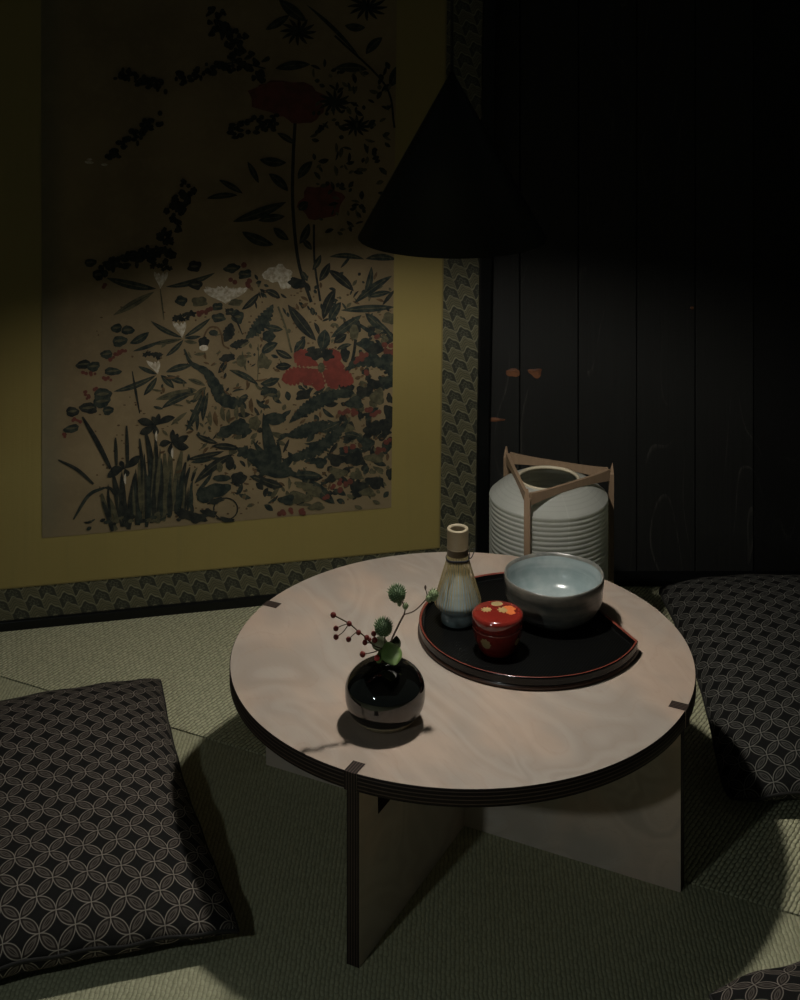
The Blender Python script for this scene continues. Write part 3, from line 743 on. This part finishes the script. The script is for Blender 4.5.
# ------------------------------------------------------------------ lantern
def lantern():
    t = thing('paper_lantern', 'ribbed white paper floor lantern in a three-post wooden stand behind the table', 'lantern', (.2245, 2.18, 0))
    bm = B(); prof = []
    z0, z1, r = .022, .2575, .0890; n = 33
    prof.append((r - .012, z0 - .004))
    for i in range(n):
        a = z0 + (z1 - z0) * i / n; h = (z1 - z0) / n
        for q, dr in ((0, -.0011), (.2, -.0003), (.45, .0004), (.7, .0006), (.92, .0001)):
            prof.append((r + dr, a + h * q))
    for i in range(8):
        f_ = i / 8; rr = r - .001 - (r - .001 - .0455) * f_; zz = z1 + .0225 * math.sin(f_ * PI / 2) ** .9
        prof.append((rr, zz)); prof.append((rr - .0026, zz + .0014))
    prof.append((.0450, .2815))
    lathe(bm, prof, 96, 0)
    obj('paper_shade', bm, MAT_WASHI, t)
    bm = B(); lathe(bm, [(.0435, .278), (.0475, .280), (.0475, .2835), (.0435, .2835)], 64, closed=True)
    obj('opening_ring', bm, plain('pale_ring_wood', (.45, .40, .29), .6), t)
    bm = B(); lathe(bm, [(0, .012), (.076, .012), (.077, .015), (.077, .020), (0, .020)], 48)
    obj('base_plate', bm, MAT_CEDAR, t)
    Rp = .0965; tip = .301
    ang = [R(-90 - 24), R(-90 + 96), R(-90 - 144)]
    P = [Vector((Rp * math.cos(a), Rp * math.sin(a), 0)) for a in ang]
    for a, p in zip(ang, P):
        bm = B(); w, d = .0046, .0034
        rd = Vector((math.cos(a), math.sin(a), 0)); tn = Vector((-rd.y, rd.x, 0))
        def q(u, v, z): return bm.verts.new(p + tn * u * w + rd * v * d + Vector((0, 0, z)))
        secs = [[q(u, v, z if v > 0 else zi) for u, v in ((-1, -1), (1, -1), (1, 1), (-1, 1))] for z, zi in ((0, 0), (tip - .016, tip - .016), (tip, tip - .012))]
        for q_ in secs[-1]:
            k = (q_.co - p); q_.co = p + rd * d * .2 + (k - rd * k.dot(rd) - tn * k.dot(tn)) + tn * k.dot(tn) * .35 + rd * k.dot(rd) * .5
        face(bm, secs[0][::-1], 0); face(bm, secs[-1], 0)
        for s0, s1 in zip(secs, secs[1:]):
            for i in range(4): face(bm, [s0[i], s0[(i + 1) % 4], s1[(i + 1) % 4], s1[i]], 0)
        # foot tie running in under the base plate
        tube(bm, [p + Vector((0, 0, .008)), rd * .02 + Vector((0, 0, .008))], .004, 6)
        obj('post', bm, MAT_CEDAR, t)
    for i in range(3):
        a, b = P[i], P[(i + 1) % 3]
        bm = B(); d = (b - a).normalized(); nrm = Vector((-d.y, d.x, 0)) * .0025
        N = 16; up, lo = [], []
        for k in range(N + 1):
            f_ = k / N; e = (2 * f_ - 1) ** 2
            c = a.lerp(b, .03 + .94 * f_)
            zt = tip - .0105 + .0025 * e * e; zb = tip - .0205 - .0050 * e
            up.append((bm.verts.new(c + nrm + Vector((0, 0, zt))), bm.verts.new(c - nrm + Vector((0, 0, zt)))))
            lo.append((bm.verts.new(c + nrm + Vector((0, 0, zb))), bm.verts.new(c - nrm + Vector((0, 0, zb)))))
        for k in range(N):
            face(bm, [up[k][0], up[k][1], up[k + 1][1], up[k + 1][0]]); face(bm, [lo[k][0], lo[k][1], lo[k + 1][1], lo[k + 1][0]])
            for s_ in (0, 1): face(bm, [up[k][s_], up[k + 1][s_], lo[k + 1][s_], lo[k][s_]])
        for k in (0, N): face(bm, [up[k][0], up[k][1], lo[k][1], lo[k][0]])
        obj('rail', bm, MAT_CEDAR, t)
lantern()

# ------------------------------------------------------------------ tray
ZT = TH                 # table surface
TRX, TRY, TRR = .1655, 1.8485, .1415
def tray():
    c = Vector((0, 0)); P1 = Vector((.302 - TRX, 1.794 - TRY)); d = Vector((-.037, .086)).normalized()
    P1 = P1.normalized() * TRR
    tt = -2 * P1.dot(d); P2 = P1 + d * tt
    a1 = math.atan2(P1.y, P1.x); a2 = math.atan2(P2.y, P2.x)
    N = 120; span = 2 * PI - (a2 - a1)
    out = [Vector((TRR * math.cos(a2 + span * i / N), TRR * math.sin(a2 + span * i / N))) for i in range(N + 1)]
    M_ = 20; out += [P1.lerp(P2, k / M_) for k in range(1, M_)]
    n = len(out)
    nor = []
    for i in range(n):
        a, b, e = out[i - 1], out[i], out[(i + 1) % n]
        n1 = Vector(((b - a).y, -(b - a).x)).normalized(); n2 = Vector(((e - b).y, -(e - b).x)).normalized()
        m = (n1 + n2); m = m / max(m.length_squared / 2, .5); nor.append(m)
    bm = B()
    prof = [(.010, 0, 2), (-.0002, 0, 2), (-.0012, .0035, 2), (.0008, .0052, 0), (.0012, .0062, 0), (.0004, .0125, 0), (.0004, .0150, 0), (.0010, .0156, 1), (.0026, .0156, 1), (.0036, .0146, 0), (.0062, .0094, 3), (.0090, .0088, 3)]
    rings = [[bm.verts.new((p.x - q.x * o, p.y - q.y * o, z)) for p, q in zip(out, nor)] for o, z, _ in prof]
    for k in range(len(prof) - 1):
        for i in range(n):
            j = (i + 1) % n; face(bm, [rings[k][i], rings[k][j], rings[k + 1][j], rings[k + 1][i]], prof[k][2], 2 <= k)
    face(bm, rings[0][::-1], 0); face(bm, rings[-1], 3)
    o = obj('serving_tray', bm, [MAT_TRAY, MAT_TRAY_RED, MAT_TRAY_BR, MAT_TRAYF])
    o.location = (TRX, TRY, ZT)
    tag(o, 'black lacquer round tray with one straight side and a red rim line, on the table', 'tray')
tray()
ZF = ZT + .0089       # tray floor

# ------------------------------------------------------------------ tea bowl
def bowl():
    bm = B()
    outer = [(0, 0.0), (.038, 0), (.0402, .001), (.0410, .0025), (.0468, .0048), (.0542, .0100), (.0598, .0170), (.0625, .0250), (.0631, .0315), (.0633, .0385), (.0639, .0415), (.0645, .0455), (.0647, .0525), (.0644, .0547)]
    lip = [(.0638, .0557), (.0627, .0554)]
    inner = [(.0612, .0515), (.0603, .042), (.0585, .030), (.0540, .0205), (.045, .0130), (.031, .0092), (.014, .0080), (0, .0078)]
    prof = outer + lip + inner
    mis = [0] * (len(outer) - 1) + [2, 2, 2] + [1] * (len(inner) - 1)
    lathe(bm, prof, 96, mis=mis)
    # hand-thrown: the rim and belly wander a little
    for v in bm.verts:
        a = math.atan2(v.co.y, v.co.x); k = v.co.z / .050
        v.co.z += .0005 * k * math.sin(2 * a + .6) + .0005 * k * math.sin(5 * a)
        f_ = 1 + .010 * k * math.sin(3 * a + 1)
        v.co.x *= f_; v.co.y *= f_
    o = obj('tea_bowl', bm, [MAT_BOWL_OUT, MAT_BOWL_IN, MAT_BOWL_LIP])
    o.location = (.1998, 1.874, ZF)
    tag(o, 'grey-blue glazed ceramic tea bowl standing on the black tray', 'bowl')
bowl()

# ------------------------------------------------------------------ red tea caddy
def caddy():
    t = thing('tea_caddy', 'red lacquered tea caddy with gold flowers, on the tray beside the bowl', 'caddy', (.1207, 1.785, ZF))
    bp = [(.0, 0), (.0185, 0), (.0205, .0012), (.0235, .006), (.0272, .0140), (.0298, .0225), (.0311, .0305), (.0313, .0330), (0, .0330)]
    bm = B(); lathe(bm, bp, 72); obj('body', bm, MAT_RED, t)
    lp = [(0, .0334), (.0313, .0334), (.03165, .0338), (.0318, .0430), (.0316, .0455), (.0305, .0475), (.0280, .0485), (.015, .0492), (0, .0494)]
    bm = B(); lathe(bm, lp, 72); lid = obj('lid', bm, MAT_RED, t)
    def zt(x, y):
        r = math.hypot(x, y); return .0494 - .0009 * (r / .028) ** 2 + .00025
    def top_flower(cx, cy, r, n, mi, ph=0, inner=.55, squash=1):
        bm = B(); N = 48; vs = []
        for i in range(N):
            a = 2 * PI * i / N; k = r * (inner + (1 - inner) * abs(math.cos(n * a / 2 + ph)) ** .7) if n else r
            x, y = cx + k * math.cos(a), cy + k * math.sin(a) * squash
            vs.append((bm.verts.new((x, y, zt(x, y))), bm.verts.new((x, y, zt(x, y) - .0005))))
        c = bm.verts.new((cx, cy, zt(cx, cy) + .0001))
        for i in range(N):
            j = (i + 1) % N; face(bm, [vs[i][0], vs[j][0], c], mi); face(bm, [vs[i][0], vs[i][1], vs[j][1], vs[j][0]], mi)
        obj('gold_flower', bm, [MAT_GOLD, MAT_GOLD_R, MAT_GOLD_D], lid)
    top_flower(.0005, .0185, .0075, 0, 2, squash=.9)
    top_flower(-.0135, .0030, .0068, 9, 0, .3)
    top_flower(.0075, .0020, .0080, 8, 0, .1); top_flower(.0150, .0060, .0082, 5, 1, .2, .75); top_flower(.0160, -.0040, .0062, 5, 1, .9, .75)
    def prof_r(z):
        for (r0, z0), (r1, z1) in zip(bp, bp[1:]):
            if z0 <= z <= z1 and z1 > z0: return r0 + (r1 - r0) * (z - z0) / (z1 - z0)
        return .0313
    def side_flower(ang, zc, r, mi, n=9, half=False):
        bm = B(); N = 40; vs = []
        for i in range(N):
            a = 2 * PI * i / N; k = r * ((.72 + .28 * abs(math.cos(n * a / 2)) ** .7) if n and math.sin(a) > -.1 else .8)
            x, z = k * math.cos(a), zc + k * math.sin(a) * .95
            rr = prof_r(z) + .00028; th = ang + x / rr
            vs.append(bm.verts.new((rr * math.cos(th), rr * math.sin(th), z)))
        rr = prof_r(zc) + .0004; c = bm.verts.new((rr * math.cos(ang), rr * math.sin(ang), zc))
        for i in range(N): face(bm, [vs[i], vs[(i + 1) % N], c], 0)
        obj('gold_flower', bm, mi, t)
    side_flower(R(-90 - 34), .0195, .0078, MAT_GOLD_D); side_flower(R(-90 + 52), .0200, .0060, MAT_GOLD_D, 0)
caddy()

# ------------------------------------------------------------------ whisk on its holder
WX, WY = .0745, 1.86
def whisk_holder():
    bm = B()
    prof = [(0, 0), (.0195, 0), (.0212, .0012), (.0216, .006), (.0210, .0105), (.0198, .0128), (.0210, .0150), (.0252, .0185), (.0277, .0225), (.0272, .0280), (.0235, .0385), (.0195, .0500), (.0155, .0600), (.0120, .0665), (.0085, .0690), (0, .0695)]
    lathe(bm, prof, 64)
    o = obj('whisk_holder', bm, MAT_HOLD); o.location = (WX, WY, ZF)
    tag(o, 'pale blue ceramic whisk holder standing on the tray under the whisk', 'holder')
whisk_holder()
def whisk():
    t = thing('tea_whisk', 'bamboo tea whisk with a dark thread, upturned over its blue holder', 'whisk', (WX, WY, ZF))
    b = -.0089 + .0089
    zt = .1205; zn = .0955; zthr = .0825
    bm = B()
    lathe(bm, [(.0141, zthr - .004), (.0136, zn - .001), (.0142, zn - .0003), (.0143, zn + .0008), (.0137, zn + .0016), (.0138, zt - .001), (.0134, zt), (.0100, zt), (.0096, zt - .002), (.0094, zn + .004), (.0098, zthr - .004)], 48, closed=True,
          mis=[0, 1, 1, 0, 0, 1, 1, 1, 0, 0, 0])
    lathe(bm, [(0, zn + .006), (.0096, zn + .006)], 24, 0)
    obj('handle', bm, [MAT_BAMBOO, MAT_BAMBOO_C], t)
    # outer tines: thin bamboo bristles, split from the handle, flaring out and curling in at the tips
    def tines(n, prof, w0, w1, ph=0):
        bm = B()
        for i in range(n):
            a = 2 * PI * (i + ph) / n + random.uniform(-.012, .012); rd = Vector((math.cos(a), math.sin(a), 0)); tn = Vector((-rd.y, rd.x, 0))
            prev = None; m = len(prof) - 1
            for k, (r, z) in enumerate(prof):
                w = (w0 + (w1 - w0) * k / m) * .5; p = rd * r + Vector((0, 0, z))
                ring = [bm.verts.new(p + tn * w * u + rd * .00022 * v) for u, v in ((-1, -1), (1, -1), (1, 1), (-1, 1))]
                if prev:
                    for q in range(4): face(bm, [prev[q], prev[(q + 1) % 4], ring[(q + 1) % 4], ring[q]])
                else: face(bm, ring[::-1])
                prev = ring
            face(bm, prev)
        return bm
    po = [(.0139, zthr + .004), (.0148, zthr - .003), (.0178, .069), (.0230, .052), (.0278, .0365), (.0298, .0295), (.0299, .0255), (.0288, .0225)]
    obj('outer_tines', tines(46, po, .0011, .00038), MAT_BAMBOO_T, t)
    pi_ = [(.0105, zthr), (.0118, .074), (.0138, .068), (.0180, .057), (.0240, .042), (.0268, .0310)]
    obj('inner_tines', tines(24, pi_, .0009, .0003, .5), MAT_BAMBOO_T, t)
    bm = B()
    P = [(.0148 * math.cos(a), .0148 * math.sin(a), zthr + .0006 * math.sin(3 * a)) for a in [2 * PI * k / 40 for k in range(41)]]
    tube(bm, P, .00095, 6); tube(bm, [(x * .995, y * .995, z - .0013) for x, y, z in P], .0008, 6)
    a = R(-22)
    tube(bm, sweep([(.0140 * math.cos(a), .0140 * math.sin(a), zthr + .001), (.0170, -.008, zthr + .003), (.0205, -.004, zthr + .008), (.0225, -.002, zthr + .0125)], 6), .0006, 6)
    tube(bm, sweep([(.0135, -.006, zthr + .002), (.0150, -.006, zthr + .007), (.0158, -.004, zthr + .011), (.0225, -.002, zthr + .0125)], 6), .0005, 6)
    obj('thread', bm, MAT_THREAD, t)
whisk()

# ------------------------------------------------------------------ vase
VX, VY = -.0170, 1.6455
def vase():
    t = thing('bud_vase', 'round glossy black bud vase holding berries and burrs, at the table front', 'vase', (VX, VY, ZT))
    a, bh, zc = .0458, .0330, .0350
    prof = [(.0, .0100), (.030, .0100), (.0388, .0102)]
    for k in range(1, 19):
        q = 1 - k / 18; z = zc - (zc - .0106) * q
        rr = a * (1 - .14 * q ** 3.0)
        if abs(z - .0150) < .0009: rr -= .0006
        prof.append((rr, z))
    for k in range(1, 33):
        th = PI / 2 * k / 34; prof.append((a * math.cos(th), zc + bh * math.sin(th)))
    prof = [p for p in prof if not (p[1] > zc and p[0] < .0088)]
    prof += [(.0085, zc + bh - .0002), (.0082, zc + bh + .0012), (.0072, zc + bh + .0012), (.0068, zc + bh - .001), (.0068, zc + bh - .02), (0, zc + bh - .02)]
    bm = B(); lathe(bm, prof, 96)
    obj('body', bm, MAT_VASE, t)
    bm = B(); lathe(bm, [(0, 0), (.0275, 0), (.0295, .0008), (.0340, .0050), (.0383, .0097), (.0380, .0103), (0, .0104)], 72)
    obj('foot', bm, MAT_VASE_FOOT, t, 'unglazed tan stoneware foot')
vase()
# points given in photo-plane offsets around the vase mouth, at the vase's own distance (metres)
def vp(x, y, dy=0.0):
    Y = VY + dy
    return Vector(((x - 400) * Y / 1442 - VX, dy, 1.118 - (y + 75) * Y / 1442 - ZT))
def berries():
    t = thing('berry_sprig', 'thin sprig of dark red berries leaning left out of the black vase', 'sprig', (VX, VY, ZT))
    bm = B()
    def st(L, r=.0007): tube(bm, sweep([vp(*p) for p in L], 6), r, 6)
    st([(386, 664, 0), (383, 650, -.006), (374, 645.5, -.008), (366, 637.5, -.012), (358, 631, -.015), (349, 623.5, -.018), (333.5, 615, -.022)], .0008)
    st([(349, 623.5, -.018), (342, 625.5, -.02), (336, 628.5, -.022)], .0005); st([(349, 623.5, -.018), (343, 632, -.02), (336, 637, -.022)], .0005)
    st([(358, 631, -.015), (353, 635, -.017), (349, 639, -.019)], .0005); st([(374, 645.5, -.008), (370, 643, -.011), (365, 642.5, -.013)], .0005)
    st([(380, 650, -.006), (372, 652.5, -.014), (363, 654.3, -.02)], .0006); st([(383, 652, -.006), (381, 648, -.012), (377, 657.5, -.018)], .0005)
    st([(374, 645.5, -.008), (375, 640, -.007), (374, 634, -.006)], .0005)
    obj('stem', bm, MAT_STEM, t)
    for (x, y, d, s) in ((333.3, 615, -.022, 1.1), (349.2, 623.6, -.018, 1), (336, 628.4, -.022, 1), (336, 637, -.022, 1), (358.5, 632.4, -.015, 1), (348.6, 639.3, -.019, 1), (366.8, 637.6, -.012, 1), (365, 642.4, -.013, 1), (373.8, 633.6, -.006, 1), (374.8, 640, -.009, 1.1), (362.6, 654.3, -.02, 1.1), (369.5, 639.5, -.010, .8), (377, 658, -.018, 1.05)):
        bm = B(); p = vp(x, y, d); r = .0031 * s
        ball(bm, p, r, 14, 9); ball(bm, p + Vector((-.0016, -.0018, .0012)) * s, .0009, 6, 5)
        obj('berry', bm, MAT_BERRY_B if y > 657 else MAT_BERRY, t, 'bright red berry' if y > 657 else None)
berries()
def burrs():
    t = thing('burr_branch', 'branch of spiky green burrs rising right out of the black vase', 'branch', (VX, VY, ZT))
    bm = B()
    def st(L, r): tube(bm, sweep([vp(*p) for p in L], 6), r, 7)
    st([(387, 664, .002), (391, 642, .002), (398, 626, .004), (404, 614.5, .006)], .0011)
    st([(404, 614.5, .006), (405, 609, .006), (403, 603, .005), (399, 598, .004)], .0008)
    st([(404, 614.5, .006), (413, 611.5, .010), (420, 606, .013), (426, 599.5, .016), (431, 597, .018)], .0007)
    st([(426, 599.5, .016), (427, 595, .016), (425.5, 589, .016)], .0005)
    st([(387, 664, 0), (385.5, 650, -.003), (385, 640, -.005), (384, 630, -.006)], .0008)
    obj('stem', bm, MAT_STEM, t)
    def burr(x, y, d, r, spines=150):
        bm = B(); c = vp(x, y, d)
        ball(bm, c, r, 20, 14, 0, .92)
        for v in bm.verts:
            k = (v.co - c); a = math.atan2(k.y, k.x)
            v.co = c + k * (1 + .05 * math.cos(14 * a))
        ga = PI * (3 - 5 ** .5)
        for i in range(spines):
            zz = 1 - 1.75 * (i + .5) / spines; rr = (1 - zz * zz) ** .5; a = i * ga
            dv = Vector((rr * math.cos(a), rr * math.sin(a), zz))
            L = r * (.42 if zz > .15 else .16) * random.uniform(.8, 1.15)
            dv2 = (dv + Vector((0, 0, .55))).normalized()
            tube(bm, [c + dv * r * .9, c + dv * r * .95 + dv2 * L * .55, c + dv * r * .95 + dv2 * L], [.0006, .0004, .0001], 5, 1)
        obj('burr', bm, [MAT_BURR, MAT_BURR_T], t)
    burr(397, 594.5, .004, .0094); burr(383.5, 628, -.006, .0096)
    def bud(x, y, d, r, sp=26):
        bm = B(); c = vp(x, y, d)
        ball(bm, c, r, 12, 8, 0, 1.15)
        for i in range(sp):
            zz = 1 - 1.5 * (i + .5) / sp; rr = (1 - zz * zz) ** .5; a = i * 2.4
            dv = Vector((rr * math.cos(a), rr * math.sin(a), zz)); tube(bm, [c + dv * r * .9, c + (dv + Vector((0, 0, .4))) * r * 1.15], [.0007, .0002], 5)
        obj('bud', bm, MAT_BUD, t)
    bud(433.5, 595.5, .018, .0056, 40); bud(429, 599, .015, .0036); bud(405.5, 606.5, .005, .0031); bud(399.5, 604, .004, .0024)
    bm = B(); ball(bm, vp(425.4, 587.5, .016), .0013, 8, 6, 0, 2.2); obj('tip_bud', bm, MAT_STEM, t)
    def leaf3(name, pts, w, mat, curl=.25, nrm=Vector((0, -.6, .8))):
        P = sweep([vp(*p) for p in pts], 6); bm = B(); rows = []
        n = len(P) - 1
        for i, p in enumerate(P):
            tdir = (P[min(i + 1, n)] - P[max(i - 1, 0)]).normalized(); sd = tdir.cross(nrm).normalized(); nn = sd.cross(tdir)
            ww = w * max(.05, math.sin(PI * (.04 + .95 * i / n)) ** .7)
            rows.append([[bm.verts.new(p + sd * ww * u + nn * (curl * ww * u * u + off)) for u in (-1, -.5, 0, .5, 1)] for off in (0, -.0004)])
        for a, b in zip(rows, rows[1:]):
            for k in range(4):
                face(bm, [a[0][k], a[0][k + 1], b[0][k + 1], b[0][k]], 0, True); face(bm, [a[1][k], b[1][k], b[1][k + 1], a[1][k + 1]], 0, True)
            for k in (0, 4): face(bm, [a[0][k], b[0][k], b[1][k], a[1][k]])
        obj(name, bm, mat, t, 'bright green leaf' if mat is MAT_LEAF else None)
    leaf3('leaf', [(387, 642, -.004), (390, 649, -.014), (393, 657, -.023), (395, 665, -.030)], .0118, MAT_LEAF, -.2)
    leaf3('leaf', [(384, 648, -.004), (381, 654, -.012), (379, 660, -.018), (380, 663, -.019)], .0042, MAT_LEAF, .2)
    leaf3('leaf', [(388, 652, 0), (382, 646, .002), (376, 643, .004), (372, 640, .005)], .0085, MAT_LEAF_D, .3)
    leaf3('leaf', [(388, 655, .003), (393, 648, .006), (396, 643, .010), (396.5, 636, .012)], .0070, MAT_LEAF_D, .4)
burrs()

# ------------------------------------------------------------------ floor cushions
def cushion(name, label, loc, rz, W, D, H, mat, seed, rad=.0188, bow=.07, rnd_=.012, skew=0.0):
    """square padded floor cushion; origin at the middle of its underside"""
    rs = random.Random(seed)
    bm = B(); uvl = bm.loops.layers.uv.new('cloth')
    N = 72; ph = [rs.uniform(0, 6.3) for _ in range(12)]
    def pt(u, v, top):
        # u, v in -1..1; the hem bows in between the corners and rides at mid height, corners droop and are rounded
        k = 1 - rnd_ * (abs(u) * abs(v)) ** 7
        x = u * (W / 2) * k * (1 - bow * (1 - v * v) * abs(u) ** 3); y = v * (D / 2) * k * (1 - bow * (1 - u * u) * abs(v) ** 3)
        x += skew * (1 + u) * (1 + v) / 4; y -= 2.2 * skew * (1 - u) * (1 + v) / 4
        eu, ev = max(1 - abs(u) ** 3.0, 0), max(1 - abs(v) ** 3.0, 0)
        h = eu ** .66 * ev ** .66
        e = max(abs(u), abs(v)); o = v if abs(u) > abs(v) else u
        hem = .036 - .014 * abs(o) ** 3 * e ** 4
        wr = .0028 * math.exp(-((1 - e) / .13) ** 2) * math.sin(o * 17 + ph[0]) * math.sin(o * 7 + ph[4])
        wr += .0020 * h * math.sin(5 * u + ph[1]) * math.sin(4 * v + ph[2]) + .0012 * h * math.sin(11 * (u + .6 * v) + ph[3])
        if top: z = hem + (H - hem) * h + wr + .002
        else: z = hem * (1 - h ** .6) + wr * .5 - .002 * (1 - h)
        return Vector((x, y, max(z, 0)))
    def cell(s): return math.copysign(1 - (1 - abs(s)) ** 1.35, s)
    grids = []
    for top in (1, 0):
        g = [[bm.verts.new(pt(cell(-1 + 2 * i / N), cell(-1 + 2 * j / N), top)) for j in range(N + 1)] for i in range(N + 1)]
        grids.append(g)
        # the print follows the cloth: distances measured along the surface from the middle
        U = [[0.0] * (N + 1) for _ in range(N + 1)]; V = [[0.0] * (N + 1) for _ in range(N + 1)]; h2 = N // 2
        for j in range(N + 1):
            for i in range(h2 + 1, N + 1): U[i][j] = U[i - 1][j] + (g[i][j].co - g[i - 1][j].co).length
            for i in range(h2 - 1, -1, -1): U[i][j] = U[i + 1][j] - (g[i][j].co - g[i + 1][j].co).length
        for i in range(N + 1):
            for j in range(h2 + 1, N + 1): V[i][j] = V[i][j - 1] + (g[i][j].co - g[i][j - 1].co).length
            for j in range(h2 - 1, -1, -1): V[i][j] = V[i][j + 1] - (g[i][j].co - g[i][j + 1].co).length
        for i in range(N):
            for j in range(N):
                q = [(i, j), (i + 1, j), (i + 1, j + 1), (i, j + 1)]
                if not top: q = q[::-1]
                f_ = face(bm, [g[a][b] for a, b in q], 0, True)
                for lp, (a, b) in zip(f_.loops, q):
                    lp[uvl].uv = (U[a][b] / rad + 100.37, V[a][b] / rad + 100.2)
    a, b = grids
    rim = [(i, 0) for i in range(N)] + [(N, j) for j in range(N)] + [(i, N) for i in range(N, 0, -1)] + [(0, j) for j in range(N, 0, -1)]
    for k in range(len(rim)):
        (i, j), (m, n) = rim[k], rim[(k + 1) % len(rim)]
        f_ = face(bm, [b[i][j], b[m][n], a[m][n], a[i][j]], 0, True)
        if f_:
            for lp in f_.loops: lp[uvl].uv = (100.5, 100.0)
    # bound hem round the edge
    t = thing(name, label, 'cushion', loc, rz, 'floor cushions round the table')
    obj('cover', bm, mat, t, norm=True)
    bm = B()
    P = [(grids_co) for grids_co in [pt(cell(-1 + 2 * i / N), cell(-1 + 2 * j / N), 1) - Vector((0, 0, .002)) for i, j in rim]]
    P.append(P[0]); tube(bm, P, .0022, 6, caps=False)
    obj('hem', bm, MAT_HEM, t)
    return t
MAT_HEM = plain('dark_hem_cloth', (.010, .009, .008), .85)
def corner_place(cx, cy, ang, W, D, sx, sy):
    """centre of a cushion whose corner (sx,sy) sits at (cx,cy) when turned by ang"""
    ca, sa = math.cos(ang), math.sin(ang)
    x, y = sx * W / 2, sy * D / 2
    return (cx - (x * ca - y * sa), cy - (x * sa + y * ca), 0)
aL = R(20.3)
cushion('floor_cushion', 'brown circle-patterned floor cushion on the tatami in front of the painted screen', corner_place(-.172, 1.567, aL, .56, .555, 1, -1), aL, .56, .555, .090, MAT_CUSH_A, 3, bow=.06, rnd_=.012, skew=.019)
aR = R(-1.5)
cushion('floor_cushion', 'charcoal circle-patterned floor cushion right of the table, against the plank wall', corner_place(.400, 1.795, aR, .60, .60, -1, -1), aR, .60, .60, .090, MAT_CUSH_B, 5, rnd_=.05)
aF = R(18)
cushion('floor_cushion', 'floor cushion of which only a corner shows at the bottom right of the photo', corner_place(.300, 1.482, aF, .56, .56, -1, 1), aF, .56, .56, .075, MAT_CUSH_A, 9, rnd_=.05)

# ------------------------------------------------------------------ light and camera
w = bpy.data.worlds.new('dim_room'); bpy.context.scene.world = w; w.use_nodes = True
bg = w.node_tree.nodes['Background']; bg.inputs[0].default_value = (.82, 1.0, .88, 1); bg.inputs[1].default_value = .022
# a second shaded lamp of the room, hanging to the left in front of the table and outside the picture
ld = bpy.data.lights.new('room_lamp', 'SPOT'); ld.energy = 4.7; ld.color = (.90, 1.0, .97)
ld.spot_size = R(150); ld.spot_blend = .06; ld.shadow_soft_size = .022
lo = bpy.data.objects.new('room_lamp', ld); C.objects.link(lo); lo.location = (-.62, .65, .76)

cam = bpy.data.cameras.new('camera'); co = bpy.data.objects.new('camera', cam); C.objects.link(co)
co.location = (0, 0, 1.118); co.rotation_euler = (R(90), 0, 0)
cam.sensor_fit = 'HORIZONTAL'; cam.sensor_width = 36; cam.lens = 36 * 1442 / 800
cam.shift_y = -575 / 800; cam.clip_start = .05
sc = bpy.context.scene
sc.camera = co
sc.view_settings.view_transform = 'Standard'; sc.view_settings.look = 'None'
sc.view_settings.exposure = 0.0; sc.view_settings.gamma = 1.0; sc.view_settings.use_curve_mapping = False
